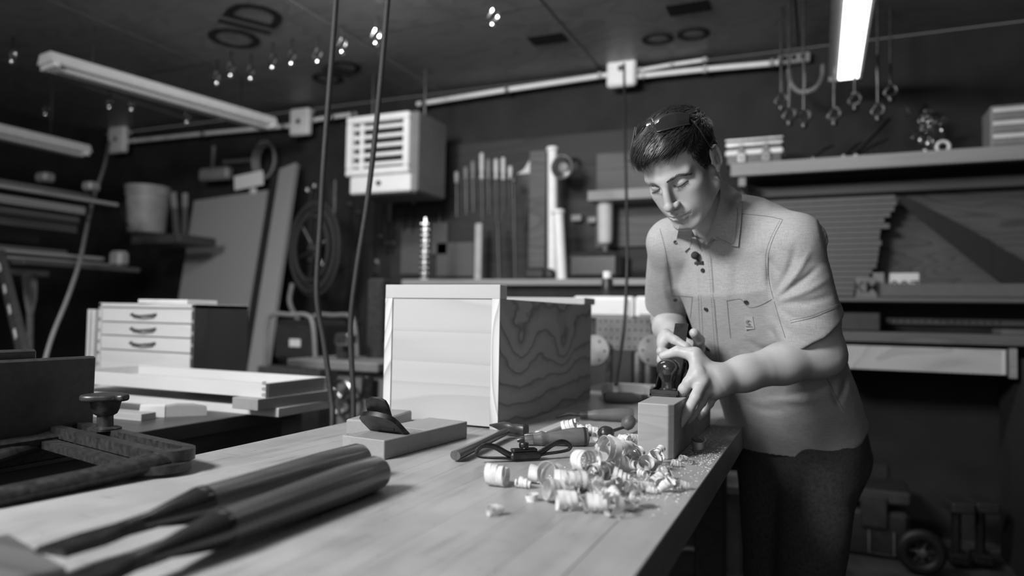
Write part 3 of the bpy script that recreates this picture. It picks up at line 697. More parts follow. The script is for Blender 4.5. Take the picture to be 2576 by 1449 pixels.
def torso_sdf(P, prof, grow=0.0, e=2.4):
    r = P - HIP.astype(np.float32); t = (r @ TU.astype(np.float32)) / TLEN
    x = r @ TL.astype(np.float32); y = r @ TF.astype(np.float32)
    ts = [p[0] for p in prof]
    A = np.interp(t, ts, [p[1] for p in prof]) + grow; Bq = np.interp(t, ts, [p[2] for p in prof]) + grow; O = np.interp(t, ts, [p[3] for p in prof])
    k = ((np.abs(x) / A) ** e + (np.abs(y - O) / Bq) ** e) ** (1 / e)
    d = (k - 1) * np.minimum(A, Bq)
    cap = np.maximum((t - ts[-1]) * TLEN, (ts[0] - t) * TLEN)
    return smax(d.astype(np.float32), cap.astype(np.float32), .03)
BODY = [(-.12, .15, .10, 0), (.1, .14, .09, 0), (.45, .145, .095, 0), (.75, .165, .10, .0), (.92, .14, .08, 0), (1.0, .09, .06, 0)]
def neck_sdf(P):
    d = rc(P, H(0, -.028, -.02), NB, .056, .054)
    d = smin(d, rc(P, H(.055, -.02, -.03), NB + TF * .035 + TL * .01, .012, .012), .02)
    d = smin(d, rc(P, H(-.055, -.02, -.03), NB + TF * .035 - TL * .01, .012, .012), .02)
    return d
def upper_sdf(P):
    d = smin(head_sdf(P), neck_sdf(P), .012)
    c = torso_sdf(P, [(p[0], p[1] - .035, p[2] - .03, p[3]) for p in BODY]); c = smin(c, rc(P, NB, LS, .035, .03), .02); c = smin(c, rc(P, NB, RS, .035, .03), .02)
    c = smin(c, rc(P, NB + TU * .005, W(1768, 612, 1.737), .045, .028), .02)
    return smin(d, c, .02)

# ---- hands: joints in the scene, bones as tapered capsules
# left hand: thumb over the knob, fingers down the side of the plane and block
Lw = W(1800, 960, 1.55)
LT = [W(1782, 935, 1.545), W(1748, 893, 1.555), W(1706, 884, 1.575), W(1668, 896, 1.590)]
LI = [W(1752, 938, 1.530), W(1733, 962, 1.525), W(1720, 979, 1.530), W(1714, 991, 1.540)]
LM = [W(1766, 962, 1.520), W(1750, 998, 1.495), W(1729, 1037, 1.480), W(1711, 1067, 1.478)]
LR = [W(1783, 975, 1.535), W(1765, 1012, 1.520), W(1748, 1037, 1.515), W(1733, 1057, 1.515)]
LP = [W(1800, 985, 1.555), W(1785, 1015, 1.555), W(1772, 1035, 1.55), W(1760, 1050, 1.55)]
def lhand(P):
    d = rc(P, Lw, (LI[0] + LM[0]) / 2, .030, .021)
    d = smin(d, rc(P, Lw, (LR[0] + LP[0]) / 2, .030, .019), .012)
    d = smin(d, rc(P, Lw, LT[1], .027, .016), .014)
    d = smin(d, rc(P, LT[1], LI[0], .013, .015), .012)
    d = smin(d, chain(P, LT[1:], [.0155, .0125, .0095], .005), .006)
    d = smin(d, chain(P, LI, [.0145, .0130, .0118, .0100], .004), .009)
    d = smin(d, chain(P, LM, [.0135, .0116, .0106, .0090], .004), .007)
    d = smin(d, chain(P, LR, [.0120, .0098, .0090, .0078], .004), .006)
    d = smin(d, chain(P, LP, [.0110, .0090, .0080, .0070], .004), .006)
    for k, p, r in ((0, LI[0], .0105), (1, LM[0], .0095)): d = smin(d, ell(P, p + RW @ np.array([.002, .004, -.008]), (r, r, r)), .008)
    # nails as faint plates
    return d
# right hand: closed round the tote behind the iron, index finger pointing along the frog
Rw = W(1692, 862, 1.80)
RI = [W(1677, 842, 1.735), W(1700, 858, 1.690), W(1725, 873, 1.672), W(1741, 886, 1.668)]
RM = [W(1668, 868, 1.730), W(1664, 884, 1.690), W(1690, 893, 1.680), W(1712, 899, 1.690)]
RR = [W(1668, 888, 1.745), W(1664, 906, 1.705), W(1690, 914, 1.700), W(1712, 918, 1.710)]
RP = [W(1674, 908, 1.760), W(1670, 926, 1.725), W(1692, 932, 1.720), W(1710, 936, 1.730)]
RT = [W(1722, 880, 1.790), W(1757, 878, 1.755), W(1759, 856, 1.720), W(1746, 838, 1.700)]
def rhand(P):
    d = rc(P, Rw, (RI[0] + RM[0]) / 2, .029, .020)
    d = smin(d, rc(P, Rw, (RR[0] + RP[0]) / 2, .029, .018), .012)
    d = smin(d, rc(P, Rw, RT[1], .026, .015), .014)
    d = smin(d, chain(P, RI, [.0135, .0115, .0104, .0090], .004), .007)
    d = smin(d, chain(P, RM, [.0130, .0112, .0100, .0088], .004), .006)
    d = smin(d, chain(P, RR, [.0125, .0106, .0095, .0085], .004), .006)
    d = smin(d, chain(P, RP, [.0115, .0095, .0085, .0075], .004), .006)
    d = smin(d, chain(P, RT[1:], [.0150, .0132, .0118], .004), .006)
    for p, r in ((RI[0], .010), (RM[0], .0095)): d = smin(d, ell(P, p + RW @ np.array([-.004, .004, -.004]), (r, r, r)), .008)
    return d
def larm(P):
    fm = LE * .62 + LW * .38
    d = chain(P, [LS, LS * .35 + LE * .65, LE], [.058, .058, .051], .02)
    d = smin(d, chain(P, [LE, fm, LE * .25 + LW * .75, LW], [.050, .0450, .0375, .0335], .02), .03)
    d = smin(d, ell(P, LE + RW @ np.array([.022, -.014, .0]), (.028, .028, .028)), .02)
    d = smin(d, rc(P, LW, Lw, .0335, .031), .015)
    return smin(d, lhand(P), .014)
def rarm(P):
    fm = RE * .6 + RWR * .4
    d = chain(P, [RS, RE], [.056, .045], .02)
    d = smin(d, chain(P, [RE, fm, RWR], [.043, .043, .030], .02), .02)
    return smin(d, rhand(P), .014)
BT = SPN
HIPL, HIPR = W(2062, 1120, 1.84), W(1948, 1120, 1.97)
KNL, KNR = W(2030, 1520, 1.86) , W(1952, 1520, 1.97)
FTL, FTR = np.array([KNL[0] + .02, KNL[1] + .08, .06]), np.array([KNR[0] + .0, KNR[1] + .10, .06])
def lower_sdf(P):
    d = ell(P, HIP - TU * .09, (.10, .08, .10))
    for h, k, f in ((HIPL, KNL, FTL), (HIPR, KNR, FTR)):
        d = smin(d, chain(P, [h, k, f], [.072, .055, .042], .02), .02)
    return d
def bounds(pts, pad): p = np.array(pts); return p.min(0) - pad, p.max(0) + pad
parts = []
lo, hi = bounds([H(0, 0, 0)], .155); lo[2] -= .12; hi[0] += .05
parts.append(surfnet(upper_sdf, lo, hi, .0020))
lo, hi = bounds(LT + LI + LM + LR + LP + [Lw, LE, LS * .2 + LE * .8], .075); parts.append(surfnet(larm, lo, hi, .0021))
lo, hi = bounds(RT + RI + RM + RR + RP + [Rw, RE], .075); parts.append(surfnet(rarm, lo, hi, .0021))
lo, hi = bounds([HIP, HIPL, HIPR, KNL, KNR, FTL, FTR], .12); parts.append(surfnet(lower_sdf, lo, hi, .012))
BV, BF, o = [], [], 0
for v_, f_ in parts: BV.append(v_); BF.append(f_ + o); o += len(v_)
BV, BF = np.concatenate(BV), np.concatenate(BF)

def skin_mat():
    m, N, L, b = node_mat('skin')
    tc = N.new('ShaderNodeTexCoord'); no = N.new('ShaderNodeTexNoise'); no.inputs['Scale'].default_value = 14; no.inputs['Detail'].default_value = 3
    L.new(tc.outputs['Object'], no.inputs['Vector']); r = ramp(N, [(.3, .38), (.7, .48)]); L.new(no.outputs['Fac'], r.inputs['Fac'])
    L.new(r.outputs['Color'], b.inputs['Base Color'])
    b.inputs['Roughness'].default_value = .48; b.inputs['Subsurface Weight'].default_value = .0
    n2 = N.new('ShaderNodeTexNoise'); n2.inputs['Scale'].default_value = 900; n2.inputs['Detail'].default_value = 2; L.new(tc.outputs['Object'], n2.inputs['Vector'])
    bp = N.new('ShaderNodeBump'); bp.inputs['Strength'].default_value = .12; bp.inputs['Distance'].default_value = .0006
    L.new(n2.outputs['Fac'], bp.inputs['Height']); L.new(bp.outputs['Normal'], b.inputs['Normal'])
skin_mat()
plain('lip', .36, .45, scale=90, var=.12)
plain('hair_dark', .02, .42, scale=200, var=.5, spec=.6)
plain('brow_hair', .085, .6, scale=200, var=.4)
plain('nail', .42, .3, scale=60, var=.05)
def chambray():
    m, N, L, b = node_mat('chambray')
    tc = N.new('ShaderNodeTexCoord'); outs = []
    for sc in ((55, 55, 1100), (900, 900, 45)):
        mp = N.new('ShaderNodeMapping'); mp.inputs['Scale'].default_value = sc; mp.inputs['Rotation'].default_value = (0, .2, .5)
        L.new(tc.outputs['Object'], mp.inputs['Vector']); no = N.new('ShaderNodeTexNoise'); no.inputs['Scale'].default_value = 1; no.inputs['Detail'].default_value = 2
        L.new(mp.outputs[0], no.inputs['Vector']); outs.append(no)
    ad = N.new('ShaderNodeMath'); ad.operation = 'ADD'; L.new(outs[0].outputs['Fac'], ad.inputs[0]); L.new(outs[1].outputs['Fac'], ad.inputs[1])
    hf = N.new('ShaderNodeMath'); hf.operation = 'MULTIPLY'; hf.inputs[1].default_value = .5; L.new(ad.outputs[0], hf.inputs[0])
    r = ramp(N, [(.30, .27), (.5, .36), (.70, .44)]); L.new(hf.outputs[0], r.inputs['Fac']); L.new(r.outputs['Color'], b.inputs['Base Color'])
    b.inputs['Roughness'].default_value = .85; b.inputs['Specular IOR Level'].default_value = .2
    bp = N.new('ShaderNodeBump'); bp.inputs['Strength'].default_value = .25; bp.inputs['Distance'].default_value = .0008
    L.new(hf.outputs[0], bp.inputs['Height']); L.new(bp.outputs['Normal'], b.inputs['Normal'])
chambray()
plain('stitch', .15, .9, scale=100, var=.2)
plain('trouser_cloth', .055, .9, scale=120, var=.3, bump=.2)
PORG = np.array([HIP[0], HIP[1], 0.0])
person = mesh_obj('person', BV, BF, 'skin', None, PORG, 180)
tag(person, 'person in short-sleeved chambray shirt leaning over the bench pushing a hand plane', 'person')

# ---- shirt
SHIRT = [(-.06, .178, .128, .0), (.10, .172, .124, .0), (.30, .165, .118, .004), (.55, .172, .122, .006), (.78, .182, .122, .0), (.93, .150, .094, -.005), (1.04, .080, .060, -.01)]
SHL, SHR = LS * .20 + LE * .80 + RW @ np.array([-.012, .0, 0]), RS * .22 + RE * .78
def sleeve(P, a, b, ra, rb, open_r, cutn=None):
    d = rc(P, a, b, ra, rb); ax = nz(b - a).astype(np.float32)
    cut = (P - b.astype(np.float32)) @ (nz(ax + cutn).astype(np.float32) if cutn is not None else ax)
    d = smax(d, cut, .006)
    hole = rc(P, a * .45 + b * .55, b + (b - a) * .25, open_r * .75, open_r)
    return smax(d, -hole, .003)
# creases: (points, half width, depth); positive = groove, negative = ridge
FOLDS = [([(1948, 742), (1985, 680), (2003, 610)], 9, .0045), ([(1952, 748), (2004, 688), (2040, 628)], 8, -.0040), ([(1955, 752), (2020, 705), (2062, 668)], 8, .0045),
         ([(1958, 757), (2030, 732), (2085, 700)], 8, -.0035), ([(1960, 764), (2035, 760), (2098, 742)], 9, .0035), ([(2062, 560), (2085, 640), (2105, 720), (2116, 780)], 5, .0055),
         ([(1940, 735), (1936, 690), (1940, 640)], 8, .0050), ([(1925, 745), (1915, 690), (1912, 620)], 10, -.0025), ([(1962, 775), (2000, 800), (2060, 806)], 8, .0030),
         ([(1885, 860), (1925, 880), (1965, 872)], 9, .0030), ([(1870, 890), (1910, 908), (1960, 900)], 9, -.0030), ([(1850, 915), (1900, 925), (1950, 918)], 8, .0030),
         ([(1830, 640), (1826, 720), (1822, 800)], 14, -.0020), ([(1855, 640), (1852, 700), (1850, 760)], 12, .0018), ([(1725, 660), (1722, 720), (1728, 790)], 12, .0022),
         ([(1680, 640), (1690, 700), (1705, 790)], 8, .0035), ([(1665, 700), (1672, 745), (1690, 790)], 8, -.0025), ([(1990, 990), (2050, 985), (2095, 960)], 9, .0035),
         ([(1940, 1005), (2020, 1010), (2085, 995)], 9, -.0025), ([(2092, 960), (2100, 1000), (2118, 1035)], 7, .0040), ([(2128, 950), (2120, 985), (2105, 1020)], 8, .0050), ([(1880, 1010), (1920, 1030), (1980, 1035)], 10, .0022)]
def fold_field(P):
    c = (P - CAM.astype(np.float32)) @ RW.astype(np.float32); px = CX + F_PX * c[:, 0] / c[:, 2]; py = CY - F_PX * c[:, 1] / c[:, 2]
    out = np.zeros(len(P), np.float32)
    for pts, w, amp in FOLDS:
        pts = spline([(x, y, 0) for x, y in pts], 9)[:, :2]; best = np.full(len(P), 1e9); L_ = len(pts) - 1; tt = np.zeros(len(P))
        for i in range(L_):
            a, b = pts[i], pts[i + 1]; ba = b - a; t = np.clip(((px - a[0]) * ba[0] + (py - a[1]) * ba[1]) / (ba @ ba), 0, 1)
            dd = (px - a[0] - t * ba[0]) ** 2 + (py - a[1] - t * ba[1]) ** 2; m = dd < best; best[m] = dd[m]; tt[m] = (i + t[m]) / L_
        out += 1.35 * amp * np.exp(-best / (w * w)) * np.sin(np.pi * np.clip(tt * .85 + .12, 0, 1))
    return out
def shirt_sdf(P):
    t = ((P - HIP.astype(np.float32)) @ TU.astype(np.float32)) / TLEN
    d = torso_sdf(P, SHIRT)
    sh = smin(rc(P, W(1848, 548, 1.72), LS, .056, .064), rc(P, W(1780, 588, 1.76), RS, .056, .060), .03)
    d = smin(d, sh, .045)
    sl = sleeve(P, LS, SHL, .064, .078, .071, RW @ np.array([.50, 0, 0]))
    sr = sleeve(P, RS, SHR, .062, .066, .058)
    d = smin(d, sl, .022); d = smin(d, sr, .022)
    # back of the shirt billowing over the hip
    bk = HIP - TF * .085 + TL * .045 + TU * .045
    d = smin(d, ell(P, bk, (.085, .085, .085)), .05)
    # folds: soft creases, stronger near the armpit, waist and sleeve
    w = P.copy(); w = w + .02 * np.stack([vnoise(P, 9, 3), vnoise(P, 9, 4), vnoise(P, 9, 5)], 1)
    dl = w @ nz(TU * .75 + TL * .55 - TF * .2).astype(np.float32); dv = w @ nz(TL * .9 + TU * .15).astype(np.float32)
    near_sl = np.clip(1 - np.abs(sl) / .03, 0, 1)
    low = np.clip((.55 - t) / .5, 0, 1)
    f = .0026 * vnoise(w, 14, 11) + .0012 * vnoise(w, 42, 12) + fold_field(P)
    f += near_sl * .0014 * (1 - 2 * np.abs(np.sin(dl * 62 + 3 * vnoise(P, 8, 8)))) * np.clip(vnoise(P, 12, 17) * 3 + .5, 0, 1)
    f += low * .0030 * np.sin(dv * 55 + 4 * vnoise(P, 6, 21)) * np.clip(vnoise(P, 7, 23) * 3 + .5, 0, 1)
    d = d + f.astype(np.float32)
    # openings: neck, V of the collar, hem
    d = smax(d, -rc(P, W(1800, 528, 1.70), W(1790, 470, 1.68), .058, .075), .006)
    v0 = W(1759, 640, 1.700)
    d = smax(d, -rc(P, v0, W(1773, 588, 1.685), .006, .030), .004)
    hem = (-.055 + .012 * np.sin(((P - HIP.astype(np.float32)) @ TL.astype(np.float32)) * 20)) - t
    d = smax(d, (hem * TLEN).astype(np.float32), .004)
    inner = torso_sdf(P, [(p[0] - .12, p[1] - .012, p[2] - .012, p[3]) for p in SHIRT[:3]] + [(.18, .02, .02, 0)])
    return smax(d, -inner, .003)
lo, hi = bounds([HIP, SPN, LS, RS, SHL, SHR], .21); lo[2] = HIP[2] - .06; hi[2] = SPN[2] + .10
SV, SF = surfnet(shirt_sdf, lo, hi, .0040)
shirt = mesh_obj('shirt', SV, SF, 'chambray', person, PORG, 180); shirt['label'] = 'pale chambray work shirt with short sleeves'
# ---- trousers
def trouser_sdf(P):
    d = torso_sdf(P, [(-.34, .12, .10, 0), (-.2, .165, .12, 0), (-.05, .165, .118, 0), (.1, .15, .105, 0)])
    for h, k, f in ((HIPL, KNL, FTL), (HIPR, KNR, FTR)):
        d = smin(d, chain(P, [h, k, f + np.array([0, 0, .03])], [.100, .082, .075], .03), .03)
    d = d + (.006 * vnoise(P, 9, 41) + .003 * vnoise(P, 22, 42)).astype(np.float32)
    return smax(d, (.055 - P[:, 2]).astype(np.float32), .005)
lo, hi = bounds([HIP + TU * .1, HIPL, HIPR, KNL, KNR, FTL, FTR], .16); lo[2] = 0.02
TV, TFc = surfnet(trouser_sdf, lo, hi, .008)
trousers = mesh_obj('trousers', TV, TFc, 'trouser_cloth', person, PORG, 180)
for f in (FTL, FTR):
    sd = nz(np.array([-.75, -.66, 0.])); m = MB(); c = np.array([f[0], f[1], 0]) + sd * .06
    x = np.array([-sd[1], sd[0], 0])
    vs = []
    for z, l, wd in ((0, .145, .05), (.03, .15, .052), (.055, .13, .048), (.075, .06, .046), (.115, .045, .044)):
        off = sd * (-.045 if z > .06 else 0)
        for k in range(16):
            a = 2 * math.pi * k / 16; vs.append(c + off + sd * l * math.cos(a) + x * wd * math.sin(a) + np.array([0, 0, z]))
    m.add(vs, [(i * 16 + k, i * 16 + (k + 1) % 16, (i + 1) * 16 + (k + 1) % 16, (i + 1) * 16 + k) for i in range(4) for k in range(16)] + [tuple(range(15, -1, -1)), tuple(64 + k for k in range(16))])
    m.build('shoe', 'black_plastic', person, PORG, 60)

# ---- details laid onto the body and the shirt
bvh_body = BVHTree.FromPolygons(BV.tolist(), BF.tolist()); bvh_shirt = BVHTree.FromPolygons(SV.tolist(), SF.tolist())
def cast(px, py, which='shirt'):
    best = None
    for nm, t in (('shirt', bvh_shirt), ('body', bvh_body)):
        if which != 'both' and which != nm: continue
        h = t.ray_cast(Vector(CAM), Vector(nz(ray(px, py))))
        if h[0] is not None and (best is None or h[3] < best[2]):
            n = np.array(h[1]); n = n if n @ ray(px, py) < 0 else -n; best = (np.array(h[0]), n, h[3])
    return best
def laid_strip(name, pxs, width, mat, parent, th=.0012, off=.0006, n=40, which='shirt', step=None):
    pts, nrm = [], []
    for p in spline([(x, y, 0) for x, y in pxs], n):
        h = cast(p[0], p[1], which)
        if h: pts.append(h[0]); nrm.append(h[1])
    if len(pts) < 3: return None
    pts = np.array(pts); nrm = np.array(nrm)
    for _ in range(3): pts[1:-1] = (pts[:-2] + 2 * pts[1:-1] + pts[2:]) / 4; nrm[1:-1] = (nrm[:-2] + nrm[1:-1] + nrm[2:]) / 3
    m = MB()
    if step:                                         # a row of stitches
        for i in range(0, len(pts) - 1):
            d = pts[i + 1] - pts[i]; a = pts[i] + nrm[i] * off; m.tube([a, a + d * .55], width / 2, 4)
    else:
        sides = [nz(np.cross(nrm[i], pts[min(i + 1, len(pts) - 1)] - pts[max(i - 1, 0)])) for i in range(len(pts))]
        m.ribbon([p + q * off for p, q in zip(pts, nrm)], sides, width, th if (nrm[0] @ np.cross(pts[1] - pts[0], sides[0])) > 0 else -th)
    return m.build(name, mat, parent, PORG, 50)
def laid_patch(name, poly, mat, parent, off, th, which='both', step=4.0, smooth_it=6):
    """sheet cut to a pixel outline, hung on what lies behind it and given thickness"""
    P = np.array(poly, float); x0, y0 = P.min(0); x1, y1 = P.max(0)
    nx, ny = int((x1 - x0) / step) + 2, int((y1 - y0) / step) + 2
    def inside(x, y):
        c = False; j = len(P) - 1
        for i in range(len(P)):
            if (P[i, 1] > y) != (P[j, 1] > y) and x < (P[j, 0] - P[i, 0]) * (y - P[i, 1]) / (P[j, 1] - P[i, 1]) + P[i, 0]: c = not c
            j = i
        return c
    D = np.full((nx, ny), np.nan)
    for i in range(nx):
        for j in range(ny):
            h = cast(x0 + i * step, y0 + j * step, which)
            if h: D[i, j] = proj(h[0] + h[1] * off)[2]
    D[np.isnan(D)] = np.nanmedian(D)
    for _ in range(smooth_it):
        E = np.pad(D, 1, mode='edge'); D = np.minimum(D, (E[:-2, 1:-1] + E[2:, 1:-1] + E[1:-1, :-2] + E[1:-1, 2:]) / 4)
    bmx = bmesh.new(); V2 = [bmx.verts.new((p[0], p[1], 0)) for p in P]; bmx.faces.new(V2)
    for ax_, lo_, hi_ in ((0, x0, x1), (1, y0, y1)):
        s = lo_ + step
        while s < hi_:
            co = (s, 0, 0) if ax_ == 0 else (0, s, 0); no = (1, 0, 0) if ax_ == 0 else (0, 1, 0)
            bmesh.ops.bisect_plane(bmx, geom=bmx.verts[:] + bmx.edges[:] + bmx.faces[:], plane_co=co, plane_no=no); s += step
    bmx.verts.index_update(); vs2 = [v.co.copy() for v in bmx.verts]; fs = [[v.index for v in f.verts] for f in bmx.faces]; edges = [[v.index for v in e.verts] for e in bmx.edges if len(e.link_faces) == 1]; bmx.free()
    def dep(x, y):
        u, v = (x - x0) / step, (y - y0) / step; i, j = min(int(u), nx - 2), min(int(v), ny - 2); u -= i; v -= j
        return D[i, j] * (1 - u) * (1 - v) + D[i + 1, j] * u * (1 - v) + D[i, j + 1] * (1 - u) * v + D[i + 1, j + 1] * u * v
    fr = [W(c[0], c[1], dep(c[0], c[1])) for c in vs2]; bk = [W(c[0], c[1], dep(c[0], c[1]) + th) for c in vs2]; n = len(fr)
    m = MB(); m.add(fr + bk, [tuple(f) for f in fs] + [tuple(i + n for i in reversed(f)) for f in fs] + [(a, b, b + n, a + n) for a, b in edges])
    return m.build(name, mat, parent, PORG, 60)
# ---- hair: a cap over the scalp plus laid strands
def scalp(q):
    d = ell(q, (0, -.018, .046), (.077, .098, .080))
    d = smin(d, ell(q, (0, .036, .048), (.062, .055, .058)), .03)
    return smin(d, ell(q, (0, -.03, -.02), (.062, .07, .05)), .03)
def hair_edge(q):
    a = np.abs(q[:, 0]); f, u = q[:, 1], q[:, 2]
    fb = np.interp(u, [-.06, -.03, -.012, -.006, .017, .045, .09], [-.07, -.05, -.035, .020, .037, .049, .044])
    return np.minimum(.083 + .004 * np.sin(q[:, 0] * 90) - u - .010 * np.clip((q[:, 0] - .03) / .03, 0, 1) * 0, f - fb)
def hair_thick(q):
    top = np.clip((q[:, 2] - .045) / .05, 0, 1); front = np.clip((q[:, 1] - .02) / .06, 0, 1) * top
    return .0035 + .0065 * top + .006 * front
def to_head(P): return ((P - HC.astype(np.float32)) @ HB.astype(np.float32)) / HS
def hair_sdf(P):
    q = to_head(P).astype(np.float32)
    n = .0022 * vnoise(q * np.array([1, .35, 1], np.float32), 150, 77) + .003 * vnoise(q * np.array([1, .4, 1], np.float32), 55, 78)
    d = scalp(q) - hair_thick(q) + n
    return (smax(d, hair_edge(q).astype(np.float32) - .001, .006) * HS).astype(np.float32)
lo, hi = bounds([H(0, -.01, .03)], .15)
HV, HF = surfnet(hair_sdf, lo, hi, .0022)
hair = mesh_obj('hair', HV, HF, 'hair_dark', person, PORG, 180); hair['label'] = 'short dark hair swept forward'
bvh_hair = BVHTree.FromPolygons(HV.tolist(), HF.tolist())
hq = to_head(HV.astype(np.float32)); hm = bpy.data.meshes.new('tmp'); hm.from_pydata(HV.tolist(), [], HF.tolist()); hm.update()
hn = np.array([v.normal[:] for v in hm.vertices]); bpy.data.meshes.remove(hm)
if ((HV - (HC + HB @ np.array([0, 0, .04]))) * hn).sum(1).mean() < 0: hn = -hn
sel = np.argwhere((scalp(hq) > .001) & ~((np.abs(hq[:, 0]) > .06) & (hq[:, 2] < .045) & (hq[:, 1] < .012) & (hq[:, 1] > -.04))).ravel(); r2 = np.random.default_rng(5)
sv, sf = [], []
for i in r2.choice(sel, 7000):
    q = hq[i]; top = min(max((q[2] - .05) / .045, 0), 1)
    comb = HB @ (np.array([-.45 - .4 * r2.random(), .9, -.25]) * top + np.array([.0, -.55, -.85]) * (1 - top)) + r2.normal(0, .16, 3)
    n = hn[i]; t = nz(comb - n * (comb @ n)); ln = (.030 + .016 * r2.random()) * top + (.011 + .007 * r2.random()) * (1 - top)
    p = HV[i] + n * .0005; sd = nz(np.cross(n, t)); base = len(sv); lift = .0025 + .0035 * r2.random() * (.4 + top); w = .00055 + .0004 * r2.random()
    for k in range(5):
        s_ = k / 4; drop = (.10 if top > .5 else .03) * s_ * s_ * ln
        c = p + t * ln * s_ + n * (lift * math.sin(min(s_ * 2.6, 2.6)) - drop * 2.2) ; ww = w * (1 - .8 * s_)
        sv += [c - sd * ww, c + sd * ww]
    sf += [(base + 2 * k, base + 2 * k + 1, base + 2 * k + 3, base + 2 * k + 2) for k in range(4)]
strands = mesh_obj('hair_strands', sv, sf, 'hair_dark', hair, PORG, 180); strands['kind'] = 'stuff'
# ---- brows and lashes
def hairs(name, pxs, wpx, count, ln, lean, mat, w=.00024, n=60, off=.0004):
    pts = spline([(x, y, 0) for x, y in pxs], n); r3 = np.random.default_rng(len(pxs) * 7 + count); m = MB()
    for _ in range(count):
        k = r3.integers(1, n - 1); t = k / n; prof = wpx * (.45 + 1.1 * t * (1 - t) * 2)
        d2 = pts[k + 1][:2] - pts[k - 1][:2]; d2 = d2 / (np.linalg.norm(d2) + 1e-9); nn = np.array([-d2[1], d2[0]])
        c = pts[k][:2] + nn * r3.uniform(-.5, .5) * prof
        h = cast(c[0], c[1], 'body')
        if not h: continue
        e = c + (d2 * lean[0] + nn * lean[1]) * 3; h2 = cast(e[0], e[1], 'body')
        if not h2: continue
        dr = nz(h2[0] - h[0] + h[1] * lean[2] * np.linalg.norm(h2[0] - h[0])); a = h[0] + h[1] * off
        m.tube([a, a + dr * ln * .5 + h[1] * .0004, a + dr * ln], [w, w * .8, w * .25], 3)
    return m.build(name, mat, person, PORG, 180)
hairs('eyebrow', [(1675, 460), (1690, 451), (1706, 442), (1722, 440), (1739, 438)], 6.5, 150, .007, (1, -.35, .1), 'brow_hair')
hairs('eyebrow', [(1660, 471), (1650, 469), (1641, 468), (1629, 467), (1622, 462)], 4.5, 90, .006, (1, .3, .1), 'brow_hair')
laid_strip('lash_line', [(1694, 467), (1703, 469), (1712, 467), (1721, 461), (1730, 454)], .0024, 'brow_hair', person, .0008, .0004, 24, 'body')
laid_strip('lash_line', [(1641, 485), (1648, 482), (1655, 478), (1660, 474)], .0022, 'brow_hair', person, .0008, .0004, 20, 'body')
hairs('lashes', [(1694, 468), (1703, 470), (1712, 468), (1721, 462), (1730, 455)], 1.5, 70, .0060, (.25, .9, .9), 'brow_hair', .00022)
hairs('lashes', [(1642, 485), (1649, 482), (1655, 478), (1660, 474)], 1.5, 50, .0055, (-.25, .9, .9), 'brow_hair', .00022)
laid_patch('upper_lip', [(1694, 543), (1702, 541), (1709, 539.5), (1722, 533), (1739, 526.5), (1730, 536), (1718, 542), (1707, 546), (1699, 546)], 'lip', person, .0004, .0015, 'body', 3, 2)
laid_patch('lower_lip', [(1699, 548), (1707, 549), (1718, 545), (1730, 538.5), (1738, 530), (1735, 541), (1727, 549), (1716, 553), (1706, 553)], 'lip', person, .0004, .0015, 'body', 3, 2)
def nail(cx_, cy_, rx, ry, ang):
    pts = [(cx_ + rx * math.cos(t) * math.cos(ang) - ry * math.sin(t) * math.sin(ang), cy_ + rx * math.cos(t) * math.sin(ang) + ry * math.sin(t) * math.cos(ang)) for t in np.linspace(0, 2 * math.pi, 14, endpoint=False)]
    laid_patch('fingernail', pts, 'nail', person, .0004, .001, 'body', 2.5, 1)
nail(1719, 986, 5.5, 3.6, 2.0); nail(1715, 1062, 6, 3.4, 2.1); nail(1738, 880, 6, 4, .75); nail(1752, 836, 6, 4, 1.2)
# ---- shirt details
mt = 'chambray'
laid_patch('placket', [(1762, 632), (1786, 640), (1794, 750), (1802, 850), (1809, 985), (1766, 985), (1762, 850), (1757, 740), (1753, 700)], mt, shirt, .0016, .0022, 'shirt', 6, 3)
collar_r = [(1812, 450), (1824, 456), (1846, 472), (1866, 489), (1867, 516), (1863, 570), (1857, 621), (1838, 618), (1812, 606), (1790, 599), (1777, 609), (1764, 622), (1770, 606), (1786, 580), (1800, 545), (1812, 500)]
laid_patch('collar', collar_r, mt, shirt, .0085, .0030, 'both', 5, 14)
collar_l = [(1710, 563), (1722, 570), (1741, 577), (1741, 600), (1735, 622), (1722, 633), (1708, 620), (1701, 605)]
laid_patch('collar', collar_l, mt, shirt, .0060, .0030, 'both', 5, 8)
laid_patch('button_band', [(1741, 580), (1752, 600), (1760, 625), (1766, 632), (1757, 645), (1744, 632), (1733, 622)], mt, shirt, .0030, .0022, 'both', 5, 6)
for s_ in ([(1864, 538), (1900, 541), (1935, 545), (1970, 553)], [(1968, 555), (1946, 599), (1933, 644), (1934, 702), (1946, 752)],
           [(1948, 758), (1960, 800), (1976, 850)], [(1790, 650), (1797, 752), (1805, 851), (1811, 911), (1815, 980)], [(1757, 744), (1762, 850), (1767, 950)],
           [(1827, 757), (1850, 753), (1866, 754), (1882, 772), (1905, 771), (1942, 753)], [(1829, 757), (1833, 800), (1838, 850)],
           [(1690, 745), (1716, 745), (1742, 747)], [(1742, 747), (1737, 800)], [(1990, 812), (2040, 800), (2085, 782), (2116, 768)], [(2076, 946), (2092, 975), (2108, 1005), (2121, 1030)],
           [(1660, 575), (1672, 620), (1680, 670), (1690, 740)]):
    laid_strip('seam', s_, .0011, 'stitch', shirt, .0005, .0003, 40)
for s_ in ([(1783, 650), (1790, 752), (1797, 851), (1803, 911)], [(1764, 744), (1769, 850), (1773, 940)], [(1860, 500), (1860, 560), (1851, 612), (1830, 609), (1795, 594)],
           [(1988, 806), (2038, 794), (2083, 776), (2114, 762)], [(1961, 556), (1939, 600), (1926, 645), (1927, 702)]):
    laid_strip('stitching', s_, .0008, 'stitch', shirt, .0005, .0012, 60, 'shirt', 1)
